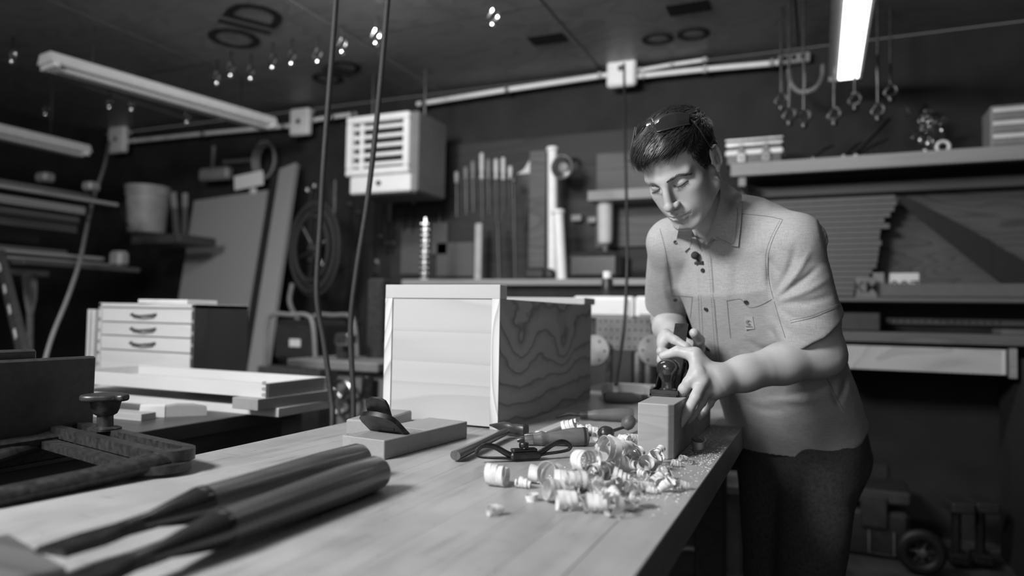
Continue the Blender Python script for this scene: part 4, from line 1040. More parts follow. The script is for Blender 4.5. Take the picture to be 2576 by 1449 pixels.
laid_strip('collar_edge_stitching', [(1860, 500), (1858, 560), (1850, 611), (1830, 607), (1797, 594)], .0008, 'stitch', shirt, .0004, .0092, 40, 'both')
for bx, by, r in ((1769, 680, .0056), (1777, 777, .0056), (1782, 877, .0056), (1699, 609, .0045), (1699, 754, .0052), (1877, 759, .0052)):
    h = cast(bx, by, 'shirt')
    if h:
        b_ = MB(); b_.lathe([(r, 0), (r, .0012), (r * .85, .002), (r * .5, .0014), (r * .2, .0014), (0, .0014)], h[0] + h[1] * .0018, h[1], 18); b_.build('button', 'black_plastic', shirt, PORG)
# brand patch on the pocket: pale label, curled mark and tiny lettering
plain('label_cloth', .42, .8, scale=60, var=.05); plain('label_mark', .22, .8, scale=60, var=.05)
patch = laid_patch('pocket_label', [(1872, 797), (1893, 796), (1898, 827), (1874, 829)], 'label_cloth', shirt, .0022, .0014, 'shirt', 6, 6)
h = cast(1884, 811, 'shirt')
if h:
    n = h[1]; ax = nz(np.cross([0, 0, 1], n)); ax = ax if ax @ RW[:, 0] > 0 else -ax; ay = np.cross(n, ax); o_ = h[0] + n * .0035
    outer = [(.0062 * math.cos(t), .0062 * math.sin(t)) for t in np.linspace(.6, 5.2, 22)]; inner = [(.0016 + .0030 * math.cos(t), .001 + .0034 * math.sin(t)) for t in np.linspace(5.0, .9, 16)]
    MB().prism(outer + inner, o_ + ay * .002, ax, ay, .0008).build('curled_mark', 'label_mark', shirt, PORG, 0)
    text_obj('label_lettering', 'carhartt', o_ - ay * .0088 + n * .0004, ax, ay, .0046, 'stitch', shirt, .0003, .00005)
# ---- lapel microphone
h = cast(1754, 641, 'both'); c0 = h[0] + h[1] * .012
mic = thing('lapel_microphone', 'small black foam microphone clipped to the shirt front', 'microphone', c0)
b_ = MB(); b_.lathe([(0, -.0095), (.005, -.0085), (.0085, -.0045), (.0098, 0), (.0085, .005), (.005, .0085), (0, .0095)], c0, h[1], 18); b_.build('foam_ball', 'cloth_dark', mic)
h2 = cast(1761, 661, 'both'); c1 = h2[0] + h2[1] * .004
b_ = MB(); ax = nz(np.cross([0, 0, 1], h2[1])); ax = ax if ax @ RW[:, 0] > 0 else -ax
b_.tube([c1 - ax * .011, c1 - ax * .004, c1 + ax * .004, c1 + ax * .011], [.0042, .003, .0035, .0045], 8); b_.tube([c0 - h[1] * .004, c1], .0022, 6); b_.build('clip', 'black_plastic', mic)
# ---- sunglasses pushed up on the hair
def hcast(px, py):
    h = bvh_hair.ray_cast(Vector(CAM), Vector(nz(ray(px, py))))
    return None if h[0] is None else proj(h[0])[2]
gc = H(0, .03, .135)
gl = thing('sunglasses', 'wraparound dark sunglasses pushed up on top of the hair', 'sunglasses', gc)
def lens(name, top, bot, dtop, dbot, n=14):
    T_, B_ = spline([(x, y, 0) for x, y in top], n), spline([(x, y, 0) for x, y in bot], n); rows = 5; vs = []
    for j in range(rows):
        s_ = j / (rows - 1)
        for i in range(n):
            u_ = i / (n - 1); p = T_[i] * (1 - s_) + B_[i] * s_; dd = np.interp(u_, np.linspace(0, 1, len(dtop)), dtop) * (1 - s_) + np.interp(u_, np.linspace(0, 1, len(dbot)), dbot) * s_
            vs.append((p[0], p[1], dd - .004 * math.sin(math.pi * s_)))
    f_ = [W(*v) for v in vs]; k_ = [W(v[0], v[1], v[2] + .0016) for v in vs]; N_ = len(f_)
    qs = [(j * n + i, j * n + i + 1, (j + 1) * n + i + 1, (j + 1) * n + i) for j in range(rows - 1) for i in range(n - 1)]
    ring = [i for i in range(n)] + [j * n + n - 1 for j in range(1, rows)] + [(rows - 1) * n + i for i in range(n - 2, -1, -1)] + [j * n for j in range(rows - 2, 0, -1)]
    m = MB(); m.add(f_ + k_, qs + [tuple(i + N_ for i in reversed(f)) for f in qs] + [(ring[i], ring[(i + 1) % len(ring)], ring[(i + 1) % len(ring)] + N_, ring[i] + N_) for i in range(len(ring))])
    m.build(name, 'lens_glass', gl); return f_, ring
def hd(px, py, off):
    d_ = hcast(px, py); return (d_ if d_ else 1.56) - off
rt = [(1643, 297), (1665, 289), (1700, 282), (1733, 285)]; rb = [(1652, 331), (1672, 326), (1702, 318), (1734, 312)]
fr_, rg_ = lens('lens', rt, rb, [hd(*p, .024) for p in rt], [hd(*p, .014) for p in rb])
lt = [(1640, 298), (1625, 303), (1610, 309), (1599, 320)]; lb = [(1645, 326), (1627, 332), (1608, 342), (1596, 358)]
dl_ = hd(1643, 297, .024)
fl_, lg_ = lens('lens', lt, lb, [dl_, dl_ + .006, dl_ + .018, dl_ + .035], [dl_ - .004, dl_ + .004, dl_ + .018, dl_ + .036])
MB().tube([W(1638, 300, dl_ - .002), W(1643, 305, dl_ - .004), W(1648, 318, dl_ - .004), W(1654, 331, hd(1654, 331, .016))], [.0022, .002, .0017, .0012], 8).build('bridge', 'chrome', gl)
MB().tube([W(1653, 331, hd(1653, 331, .016)), W(1675, 326, hd(1675, 326, .016)), W(1705, 318, hd(1705, 318, .016)), W(1736, 312, hd(1736, 312, .014))], .0012, 6).build('lower_rim', 'chrome', gl)
arm = [(1735, 300), (1745, 308), (1757, 322), (1770, 342), (1782, 362), (1790, 378)]
ap = [W(x, y, hd(x, y, .011)) for x, y in arm]
MB().tube(ap, [.0035, .003, .0028, .0028, .0026, .002], 8, flat=.5).build('temple_arm', 'black_plastic', gl)
ap2 = [H(-.072, .045, .10), H(-.083, .01, .075), H(-.088, -.02, .05), H(-.085, -.045, .02)]
MB().tube([fl_[13]] + ap2, .0026, 8).build('temple_arm', 'black_plastic', gl)
# ================================================================ left-hand machine table, drawer chest and tray
TZ = .87
tb = thing('machine_table', 'dark worn wooden table beside the workbench under the tray and boards', 'table', (-2.2, 1.1, 0))
for i in range(5): MB().box((-1.68 - i * .24, 1.05, TZ - .02), (.238, 1.60, .04), .002).build('table_plank', 'old_table' if 'old_table' in MATS else 'old_counter', tb)
MB().box((-1.60, 1.05, TZ - .10), (.03, 1.52, .12), .003).build('apron', 'dark_board', tb)
MB().box((-2.18, 1.83, TZ - .10), (1.1, .03, .12), .003).build('apron', 'dark_board', tb)
for x in (-1.66, -2.66):
    for y in (.35, 1.76): MB().box((x, y, TZ / 2 - .02), (.08, .08, TZ - .04), .003).build('leg', 'dark_board', tb)
# boards lying on the table
def board(label, p_right_near, length_x, length_y, th, z, mat, name='board', rz=0.0):
    a = np.array(p_right_near, float); c = np.array([a[0] - length_x / 2, a[1] + length_y / 2, z + th / 2])
    b = MB().box(c, (length_x, length_y, th), .001, rotz(rz)).build(name, mat); tag(b, label, 'board'); return b
c1 = atz(700, 1050, TZ); board('wide pale board lying on the dark table under the dovetailed tray', (c1[0], c1[1], 0), .95, .28, .026, TZ, 'drawer_wood')
c2 = atz(655, 1034, TZ + .026); board('short thick pale board sandwiched between tray and wide board', (c2[0], c2[1], 0), .10, .34, .032, TZ + .026, 'plane_oak', rz=-.05)
c2b = atz(300, 1052, TZ); board('narrow offcut board behind the sanding block on the dark table', (c2b[0] + .1, c2b[1] - .02, 0), .32, .05, .02, TZ, 'ash_block', rz=.05)
ZS = TZ + .058
c3 = atz(668, 1002, ZS); tx1, ty0 = float(c3[0]), float(c3[1]); ty1 = float(atz(818, 980, ZS)[1]); tx0 = tx1 - .86; th_ = .041
tr = thing('dovetailed_tray', 'shallow pale dovetailed wooden tray resting on stacked boards', 'tray', ((tx0 + tx1) / 2, (ty0 + ty1) / 2, ZS))
MB().box(((tx0 + tx1) / 2, ty0 + .007, ZS + th_ / 2), (tx1 - tx0, .014, th_), .0006).build('front', 'drawer_wood', tr)
MB().box(((tx0 + tx1) / 2, ty1 - .007, ZS + th_ / 2), (tx1 - tx0, .014, th_), .0006).build('back', 'drawer_wood', tr)
MB().box((tx1 - .007, (ty0 + ty1) / 2, ZS + th_ / 2), (.014, ty1 - ty0 - .03, th_), .0006).build('side', 'plane_oak', tr)
MB().box((tx0 + .007, (ty0 + ty1) / 2, ZS + th_ / 2), (.014, ty1 - ty0 - .03, th_), .0006).build('side', 'drawer_wood', tr)
MB().box(((tx0 + tx1) / 2, (ty0 + ty1) / 2, ZS + .009), (tx1 - tx0 - .03, ty1 - ty0 - .03, .005)).build('bottom', 'drawer_wood', tr)
for k in range(3):
    zc = ZS + .009 + k * .017
    MB().prism([(0, -.004), (.014, -.0065), (.014, .0065), (0, .004)], (tx1 - .0145, ty0 - .0006, zc), (1, 0, 0), (0, 0, 1), -.0012).build('dovetail', 'plane_oak', tr, None, 0)
# sanding block wrapped with paper
sb0 = atz(352, 1052, TZ); sb1 = atz(520, 1045, TZ); sdv = nz((sb1 - sb0) * np.array([1, 1, 0])); sl = np.linalg.norm(sb1 - sb0)
so = thing('sanding_block', 'curved wooden sanding block wrapped at one end in pale sandpaper', 'sanding block', (sb0 + sb1) / 2)
prof = [(0, 0), (sl, 0), (sl, .022), (sl * .8, .030), (sl * .55, .033), (sl * .35, .028), (sl * .22, .026), (0, .028)]
pr = np.cross(sdv, [0, 0, 1.]); MB().prism(prof, sb0, sdv, (0, 0, 1), -.05).build('wood_core', 'plane_oak', so, None, 30)
MB().prism([(-.004, .002), (sl * .36, .0), (sl * .36, .031), (-.001, .0325)], sb0 + nz(pr) * .002, sdv, (0, 0, 1), -.055).build('sandpaper', 'paper', so, None, 30)
# ---- drawer chest on a dark cabinet
cY = 1.95; cx1 = float(aty(487, 860, cY)[0]); cx0 = float(aty(245, 860, cY)[0]); cz1 = float(aty(366, 764, cY)[2]); cz0 = .802; cdep = .27
cab = thing('low_cabinet', 'dark low cabinet behind the table carrying the drawer chest', 'cabinet', ((cx0 + cx1) / 2, cY + .2, 0))
MB().box(((cx0 + cx1) / 2 + .05, cY + .16, .39), (cx1 - cx0 + .3, .44, .78), .004).build('body', 'dark_board', cab)
MB().box(((cx0 + cx1) / 2 + .05, cY + .16, .79), (cx1 - cx0 + .34, .46, .02), .003).build('top', 'dark_board', cab)
ch = thing('drawer_chest', 'pale dovetailed tool chest with four drawers and dark bar handles', 'chest', ((cx0 + cx1) / 2, cY + cdep / 2, cz0))
wall_t = .016
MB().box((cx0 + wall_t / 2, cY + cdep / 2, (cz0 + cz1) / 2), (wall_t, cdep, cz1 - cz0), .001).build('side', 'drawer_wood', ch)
MB().box((cx1 - wall_t / 2, cY + cdep / 2, (cz0 + cz1) / 2), (wall_t, cdep, cz1 - cz0), .001).build('side', 'shaded_side' if 'shaded_side' in MATS else 'pine_dark', ch)
MB().box(((cx0 + cx1) / 2, cY + cdep / 2, cz1 - wall_t / 2 + .001), (cx1 - cx0, cdep, wall_t), .001).build('top', 'drawer_wood', ch)
MB().box(((cx0 + cx1) / 2, cY + cdep / 2, cz0 + wall_t / 2 - .001), (cx1 - cx0, cdep, wall_t), .001).build('bottom', 'drawer_wood', ch)
MB().box(((cx0 + cx1) / 2, cY + cdep - .006, (cz0 + cz1) / 2), (cx1 - cx0 - .03, .01, cz1 - cz0 - .03)).build('back', 'drawer_wood', ch)
zs = [float(aty(366, y, cY)[2]) for y in (775, 812, 847, 884, 945)] ; zs[-1] = cz0 + wall_t
for k in range(4):
    za, zb = zs[k], zs[k + 1]
    dr = MB().box(((cx0 + cx1) / 2, cY + .012, (za + zb) / 2), (cx1 - cx0 - 2 * wall_t - .003, .018, za - zb - .004), .0015).build('drawer', 'chest_front', ch)
    zc = (za + zb) / 2 if k < 3 else zb + .042; xm = (cx0 + cx1) / 2 - .006
    MB().tube([(xm - .065, cY + .004, zc + .004), (xm - .055, cY - .012, zc + .001), (xm, cY - .016, zc - .003), (xm + .055, cY - .012, zc + .001), (xm + .065, cY + .004, zc + .004)], [.006, .0045, .0038, .0045, .006], 8).build('handle', 'black_metal', dr)
for k in range(9):
    for xx in (cx0 + wall_t / 2, cx1 - wall_t / 2): MB().box((xx, cY - .0004, cz0 + .02 + k * (cz1 - cz0 - .04) / 8), (wall_t * .7, .001, .014)).build('dovetail', 'pine_dark', ch)
bk_ = MB().box(((cx0 + cx1) / 2 + .085, cY + .08, cz1 + .009), (.24, .16, .016), .002, rotz(.08)).build('notebook', 'paper'); tag(bk_, 'pale notebook lying on top of the drawer chest', 'notebook')
for k in range(2):
    d_ = MB().box((cx0 - .018 - k * .026, cY + .10, cz0 + .185 + k * .0), (.016, .22, .37), .001).build('drawer_front_panel', 'drawer_wood'); tag(d_, 'thin pale panel standing against the outside of the drawer chest', 'panel', 'panels beside the chest')

# ---- jointer fence and bracket
jn = thing('jointer', 'black cast-iron jointer fence with bracket and round locking knob', 'machine', (-1.5, .5, 0))
fx = -1.41
fz1 = float(atx(240, 896, fx)[2]); fy1 = float(atx(240, 990, fx)[1]); fz0 = fz1 - .165
MB().box((fx - .012, fy1 - .80, (fz0 + fz1) / 2), (.024, 1.6, fz1 - fz0), .004).build('fence', 'black_metal', jn)
MB().box((fx - .035, fy1 - .86, fz1 - .012), (.022, 1.5, .06), .004).build('fence_rib', 'black_metal', jn)
MB().box((fx + .012, fy1 - .80, fz0 + .008), (.05, 1.6, .018), .004).build('fence_foot', 'cast_iron', jn)
kz = TZ + .068; kc = W(263, 1093, 1.40); kc[2] = kz
MB().lathe([(.030, 0), (.030, .004), (.024, .006), (.0155, .007), (.0145, .028), (.021, .032), (.0245, .040), (.027, .052), (.030, .060), (.020, .062), (0, .062)], kc, (0, 0, 1), 28).build('knob_stem', 'cast_iron', jn)
kt = kc + np.array([0, 0, .058])
m = MB(); ang = [0, 2.1, 4.2]; ring = []
for k in range(48):
    a = 2 * math.pi * k / 48; r = .035 + .012 * max(0, math.cos(1.5 * (a - .2))) ** 2; ring.append((r * math.cos(a), r * math.sin(a)))
m.prism(ring, kt, (1, 0, 0), (0, 1, 0), .013); kt_ = m.build('knob_top', 'black_metal', jn, None, 50); bvm = kt_.modifiers.new('bevel', 'BEVEL'); bvm.width = .006; bvm.segments = 3; bvm.limit_method = 'ANGLE'
b0 = W(150, 1105, 1.47); b1 = W(462, 1150, 1.20); b0[2] = b1[2] = kz - .018; bd = nz(b1 - b0); bs = np.array([-bd[1], bd[0], 0]); bl = np.linalg.norm(b1 - b0)
def slot_bar(a, d, s, ln, w, h, z, parent, name):
    """bar with a long slot: rounded outer outline, open middle"""
    m = MB(); n = 10; out, inn = [], []
    for c, st in ((ln - w / 2, -math.pi / 2), (w / 2, math.pi / 2)):
        for k in range(n + 1):
            t = st + math.pi * k / n; out.append((c + w / 2 * math.cos(t), w / 2 * math.sin(t))); inn.append((c + w * .22 * math.cos(t), w * .22 * math.sin(t)))
    N_ = len(out); vs = []
    for zz in (0, h):
        vs += [a + d * p[0] + s * p[1] + np.array([0, 0, zz]) for p in out] + [a + d * p[0] + s * p[1] + np.array([0, 0, zz]) for p in inn]
    fs = []
    for k in range(N_):
        j = (k + 1) % N_; fs += [(k, j, 2 * N_ + j, 2 * N_ + k), (N_ + j, N_ + k, 3 * N_ + k, 3 * N_ + j), (2 * N_ + k, 2 * N_ + j, 3 * N_ + j, 3 * N_ + k), (j, k, N_ + k, N_ + j)]
    return m.add(vs, fs).build(name, 'cast_iron', parent, None, 40)
slot_bar(b0, bd, bs, bl, .075, .020, 0, jn, 'slotted_bracket')
slot_bar(b0 - np.array([0, 0, .014]) - bs * .02, bd, bs, bl + .012, .10, .014, 0, jn, 'bracket_flange')
e0 = b1 - bd * .03; e1 = W(-30, 1228, .98); e1[2] = e0[2] - .01
MB().tube([e0 + np.array([0, 0, .004]), (e0 + e1) / 2, e1], [.024, .022, .022], 12, flat=.7).build('bracket_arm', 'cast_iron', jn)
f0_ = b0 + bd * .03; f1_ = W(-60, 1160, 1.25); f1_[2] = f0_[2] - .02
MB().tube([f0_, (f0_ + f1_) / 2, f1_], [.024, .022, .022], 12, flat=.7).build('bracket_arm', 'cast_iron', jn)
MB().box((-1.50, .30, TZ + .015), (.16, 1.4, .03), .004).build('bed', 'cast_iron', jn)
MB().box((-1.32, .35, .42), (.20, .9, .84), .01).build('machine_base', 'black_metal', jn)

# ================================================================ overhead: strip lights, conduit, boxes, cords
def fixture(label, p0, p1, lit, w=.13, dw=.6):
    """strip light between two ceiling points at the same height"""
    p0, p1 = np.array(p0, float), np.array(p1, float); d = nz(p1 - p0); sx = np.array([d[1], -d[0], 0.]); c = (p0 + p1) / 2; ln = np.linalg.norm(p1 - p0); zz = np.array([0, 0, 1.])
    R = np.stack([sx, d, zz], 1); t = thing('strip_light', label, 'strip light', c); hm = 'white_paint' if not lit else 'grey_paint'
    MB().prism([(-w / 2, 0), (w / 2, 0), (w * .36, .055), (-w * .36, .055)], p1, sx, zz, ln).build('housing', hm, t, None, 20)
    if lit: MB().box(c - zz * .012 + sx * w * .10, (w * dw, ln - .05, .022), .006, R).build('lamp_diffuser', 'tube_lit', t)
    else:
        MB().box(c - zz * .004, (w * .9, ln - .02, .008), .002, R).build('reflector', 'white_paint', t)
        for k in (-.03, .03): MB().tube([p0 + d * .03 + sx * k - zz * .022, p1 - d * .03 + sx * k - zz * .022], .013, 10).build('tube', 'plastic_white', t)
    for q in (p0 + d * .03, p1 - d * .03): MB().box(q - zz * .012, (w, .03, .03), .004, R).build('end_cap', hm, t)
    for q in (p0 + d * .25, p1 - d * .25): MB().tube([q + zz * .05, np.array([q[0], q[1], ZC + .002])], .004, 6).build('hanger', 'steel_dark', t)
    return t
fixture('long unlit white strip light hung beside the heater', atz(112, 158, 2.52), atz(680, 318, 2.52), False, .17)
e = atz(212, 386, 2.30); fixture('unlit white strip light hung low over the lumber rack', e - np.array([0, 1.8, 0]), e, False, .17)
e = atz(2125, 196, 2.50); fixture('lit strip light glowing above the shelf wall', e - np.array([0, 2.3, 0]), e, True, .165)
YC = 4.44
def conduit(label, a, b, r=.017):
    p, q = aty(*a, YC), aty(*b, YC); m = MB(); m.tube([p, p * .5 + q * .5 + np.array([0, 0, .004]), q], r, 10)
    t = thing('conduit', label, 'conduit', (p + q) / 2); m.build('pipe', 'white_paint', t)
    for s_ in (.04, .5, .96):
        c = p * (1 - s_) + q * s_; MB().box(c, (.03, r * 2.5, r * 2.7), .003).build('strap', 'steel', t)
    return t
conduit('left run of metal conduit along the back wall top', (322, 356), (735, 316))
conduit('short run of metal conduit between square box and heater', (785, 303), (895, 287))
conduit('long straight run of metal conduit above the heater', (1050, 262), (1532, 188))
conduit('lower of two parallel conduits right of the big junction box', (1604, 192), (1958, 158))
conduit('upper of two parallel conduits right of the big junction box', (1604, 178), (1780, 150), .012)
def jbox(label, px, py, wpx, hpx, depth=.06):
    a, b = aty(px - wpx / 2, py - hpx / 2, YC - .03), aty(px + wpx / 2, py + hpx / 2, YC - .03); c = (a + b) / 2
    t = thing('junction_box', label, 'junction box', c)
    MB().box(c, (abs(b[0] - a[0]), depth, abs(a[2] - b[2])), .018).build('cover', 'white_paint', t)
    MB().lathe([(.02, 0), (.02, .004), (.014, .005), (0, .005)], c - np.array([0, depth / 2 + .001, 0]), (0, -1, 0), 16).build('socket', 'black_plastic', t)
    MB().box((c[0], YC + .02, (c[2] + ZC) / 2 + .02), (abs(b[0] - a[0]) * .8, .05, max(ZC - c[2] - .12, .03)), .01).build('ceiling_bracket', 'white_paint', t)
    return t
jbox('big square white junction box with a black hole above the tool wall', 1565, 176, 72, 78)
jbox('white junction box beside the end of the long strip light', 757, 308, 46, 62)
jbox('white junction box with a cord plugged into it over the bucket', 298, 352, 38, 62)
def cord(label, pts, r, mat, name='cord'):
    P_ = spline([W(*p) for p in pts], 60); o_ = MB().tube(P_, r, 8).build(name, mat, None, None, 180); tag(o_, label, 'cord'); return o_
cord('thick black power cord hanging straight down past the drawer tray', [(850, -160, 2.10), (845, 0, 2.12), (815, 400, 2.16), (806, 560, 2.18), (797, 740, 2.18), (815, 860, 2.18), (833, 1000, 2.16), (836, 1075, 2.12), (830, 1300, 2.1)], .0085, 'rubber_grey')
cord('thick black power cord hanging beside the pine box', [(985, -160, 2.10), (975, 0, 2.12), (950, 280, 2.16), (925, 500, 2.18), (897, 680, 2.18), (882, 820, 2.18), (888, 980, 2.16), (889, 1075, 2.14), (890, 1300, 2.1)], .0085, 'rubber_grey')
cord('thin pale cord drooping from the junction box over the lumber', [(275, 358, 5.6), (262, 420, 5.3), (235, 500, 5.0), (215, 590, 4.35), (200, 660, 3.8), (170, 750, 3.4), (130, 850, 3.2), (100, 960, 3.1)], .011, 'plastic_grey')
cord('thin black cord hanging down to the tools behind the wood block', [(1570, 160, 3.9), (1572, 320, 3.4), (1576, 500, 3.1), (1578, 640, 2.9), (1572, 800, 2.75), (1558, 905, 2.62), (1550, 955, 2.54), (1549, 968, 2.52)], .0065, 'rubber')
cord('curved pale cable lying on the concrete floor', [(1700, 1380, 3.58), (1745, 1384, 3.55), (1780, 1400, 3.47), (1815, 1412, 3.42), (1860, 1415, 3.40), (1930, 1413, 3.40)], .012, 'white_cord')
# ceiling stencils
for body, px, py, ax, s_ in (('OID', 622, 72, (.86, -.5, 0), .42), ('OID', 850, 185, (.86, -.5, 0), .30), ('OO', 1700, 95, (1, 0, 0), .25)):
    c = atz(px, py, ZC - .004); a_ = nz(ax); text_obj('stencil_lettering', body, c, a_, np.cross([0, 0, -1.], a_), s_, 'stamp_ink', ceiling, .001, .004)
for (x0, y0, x1, y1) in ((1335, 85, 1420, 112), (1615, 0, 1850, 40)):
    a_, b_ = atz((x0 + x1) / 2, (y0 + y1) / 2, ZC - .003), 0; MB().box(a_, (.22, .14, .004)).build('stencil_block', 'stamp_ink', ceiling)
# shiny hooks put in for ceiling glints, then clamp hooks on the right
def hook(label, px, py, D, ln, bright, group, top=None):
    c = W(px, py, D); ln = (top - c[2]) if top else ln; t = thing('hanging_hook', label, 'hook', c, group)
    MB().tube([(c[0], c[1], min(ZC + .002, c[2] + ln)), (c[0], c[1], c[2] + .05)], .006, 8).build('rod', 'steel_dark', t)
    pts = [c + np.array([.03 * math.sin(a), 0, .025 - .03 * math.cos(a) + .0]) for a in np.linspace(-1.2, 3.6, 14)]
    MB().tube([c + np.array([0, 0, .055])] + pts, .009, 8).build('hook', 'chrome' if bright else 'steel_dark', t)
    MB().lathe([(0, -.02), (.016, -.014), (.02, 0), (.016, .014), (0, .02)], c + np.array([0, 0, -.02]), (0, 0, 1), 12).build('weight', 'chrome' if bright else 'steel_dark', t); return t
gl_ = 'shiny hooks put in for ceiling glints'
for px, py in ((30, 145), (630, 188), (685, 160), (733, 150), (799, 145), (860, 120), (945, 98), (1240, 50), (275, 262), (330, 268), (115, 280), (545, 200), (580, 180), (470, 300)):
    hook('shiny metal hook put in for a glint on the dark ceiling boards', px, py, proj(atz(px, py, ZC - .13))[2], .7, True, gl_)
for px, py, D in ((1985, 300, 3.6), (2022, 306, 3.6), (2098, 300, 3.6), (2208, 288, 3.6), (2150, 262, 3.7), (2240, 240, 3.7), (1965, 262, 3.7)):
    hook('steel clamp hook hanging in front of the dark wall by the lit strip light', px, py, D, 9, False, 'clamp hooks by the lit strip light', 2.476 if px in (2098, 2150) else None)
ps = thing('power_strip', 'grey outlet strip under the conduit end with cables hanging from it', 'power strip', aty(1998, 152, 4.52))
p_ = aty(1998, 150, 4.52); MB().box(p_, (.18, .06, .06), .006).build('housing', 'plastic_grey', ps)
for k in range(3): MB().box(p_ + np.array([-.05 + .05 * k, -.027, .004]), (.03, .006, .03), .003).build('outlet', 'black_plastic', ps)
MB().tube(spline([aty(1985, 175, 4.28), aty(1990, 210, 4.26), aty(2015, 232, 4.2), aty(2050, 222, 4.2), aty(2068, 195, 4.25), aty(2070, 165, 4.3)], 26), .012, 8).build('cable', 'plastic_grey', ps)

# ================================================================ back wall: heater and hung tools
def wrect(x0, y0, x1, y1, Y):
    xm, ym = (x0 + x1) / 2, (y0 + y1) / 2
    return float(aty(x0, ym, Y)[0]), float(aty(x1, ym, Y)[0]), float(aty(xm, y1, Y)[2]), float(aty(xm, y0, Y)[2])
def wbox(name, label, cat, x0, y0, x1, y1, Y, dep, mat, bev=.004, group=None, parent=None):
    X0, X1, Z0, Z1 = wrect(x0, y0, x1, y1, Y)
    o_ = MB().box(((X0 + X1) / 2, Y + dep / 2, (Z0 + Z1) / 2), (X1 - X0, dep, Z1 - Z0), bev).build(name, mat, parent)
    return tag(o_, label, cat, group) if label else o_
# unit heater
HY = 3.85
X0, X1, Z0, Z1 = wrect(876, 290, 1033, 440, HY)
ht = thing('unit_heater', 'white electric unit heater with louvred front hung from the ceiling', 'heater', ((X0 + X1) / 2, HY + .2, Z0 - .12))
MB().box(((X0 + X1) / 2 + .02, HY + .22, (Z0 + Z1) / 2 - .05), (X1 - X0 + .03, .38, Z1 - Z0 + .13), .012).build('casing', 'grey_paint', ht)
fw = .045
for (xa, xb, za, zb) in ((X0, X1, Z1 - fw, Z1), (X0, X1, Z0, Z0 + fw), (X0, X0 + fw, Z0 + fw, Z1 - fw), (X1 - fw, X1, Z0 + fw, Z1 - fw)):
    MB().box(((xa + xb) / 2, HY, (za + zb) / 2), (xb - xa, .06, zb - za), .008).build('front_frame', 'heater_white', ht)
MB().box(((X0 + X1) / 2, HY + .034, (Z0 + Z1) / 2), (X1 - X0 - .02, .01, Z1 - Z0 - .02), .002).build('shade_backing', 'black_metal', ht)  # black sheet put in for the shade between the louvres
for k in range(5):
    zc = Z0 + fw + (k + .5) * (Z1 - Z0 - 2 * fw) / 5
    MB().box(((X0 + X1) / 2, HY + .008, zc), (X1 - X0 - 2 * fw, .012, .026), .002, rotx(-.35)).build('louvre', 'heater_white', ht)
MB().box((X0 + fw + .06, HY + .01, (Z0 + Z1) / 2), (.03, .02, Z1 - Z0 - 2 * fw), .003).build('mullion', 'heater_white', ht)
MB().box(((X0 + X1) / 2 + .03, HY + .02, Z0 - .065), (X1 - X0 - .02, .10, .115), .010).build('control_box', 'heater_white', ht)
MB().lathe([(.016, 0), (.016, .012), (.012, .014), (0, .014)], ((X0 + X1) / 2 + .03, HY - .03, Z0 - .06), (0, -1, 0), 16).build('dial', 'black_plastic', ht)
for xx in (X0 + .05, X1 - .02): MB().tube([(xx, HY + .2, Z1), (xx, HY + .2, ZC + .002)], .008, 8).build('hanger_rod', 'steel_dark', ht)
# hutch with a pale top along the tool wall: things stand on it
ZH = float(aty(1140, 703, 3.80)[2]); X0 = float(aty(1012, 705, 3.80)[0]); X1 = float(aty(1700, 705, 3.80)[0])
hut = thing('hutch', 'dark hutch with a pale top edge under the tool board', 'hutch', ((X0 + X1) / 2, 4.15, 0))
MB().box(((X0 + X1) / 2, 4.16, ZH / 2 - .02), (X1 - X0 - .04, .66, ZH - .05), .004).build('carcase', 'wall_dark', hut)
MB().box(((X0 + X1) / 2, 4.14, ZH - .018), (X1 - X0, .70, .036), .003).build('top', 'shelf_pine', hut)
# board behind the tools
tbd = wbox('tool_board', 'dark plywood tool board fixed to the back wall', 'board', 985, 345, 1720, 715, 4.50, .03, 'tool_ply' if 'tool_ply' in MATS else 'plywood_wall', .002)
for i, (x0, y0, x1, y1) in enumerate(((1008, 575, 1058, 690), (1085, 560, 1125, 640), (1098, 610, 1192, 695), (1330, 380, 1372, 730), (1500, 380, 1690, 620))):
    wbox('wall_panel', ['tall grey hardboard scrap behind the twisted auger', 'small grey hardboard scrap high beside the auger', 'wide grey hardboard scrap between auger and white stick', 'upright brown board beside the white pole', 'broad plywood sheet behind the caulk tube'][i], 'panel', x0, y0, x1, y1, 4.47, .02, 'strip_grey' if i < 3 else 'plywood_mid', .002)
DN = ['first', 'second', 'fifth', 'sixth', 'seventh', 'eighth', 'ninth', 'third', 'fourth']
def driver(label, px, y0, y1, y2, Y, mat, group, r=.016):
    a, b, c = aty(px, y0, Y), aty(px, y1, Y), aty(px + 1, y2, Y); t = thing('screwdriver', label, 'screwdriver', c, group)
    MB().lathe([(r * .6, 0), (r, .01), (r, np.linalg.norm(b - a) * .6), (r * .7, np.linalg.norm(b - a) * .75), (r * .9, np.linalg.norm(b - a)), (0, np.linalg.norm(b - a))], a, b - a, 12).build('handle', mat, t)
    MB().tube([b, c], r * .35, 8).build('shaft', 'steel_dark', t); return t
for i, (px, y0, y1, y2) in enumerate(((1105, 412, 462, 560), (1148, 432, 460, 545), (1212, 385, 450, 560), (1229, 400, 450, 540), (1248, 400, 450, 560), (1266, 396, 452, 548), (1284, 418, 450, 540), (1172, 420, 452, 540), (1190, 405, 450, 535))):
    driver(('pale' if i not in (3, 7, 8) else 'grey') + '-handled screwdriver, ' + DN[i] + ' along the tool board from the heater', px, y0, y1, y2, 4.4865, 'plastic_white' if i not in (3, 7, 8) else 'plastic_grey', 'screwdrivers on the tool board')
sw = thing('hand_saw', 'hand saw with pale triangular handle hanging beside the screwdrivers', 'saw', aty(1325, 560, 4.49))
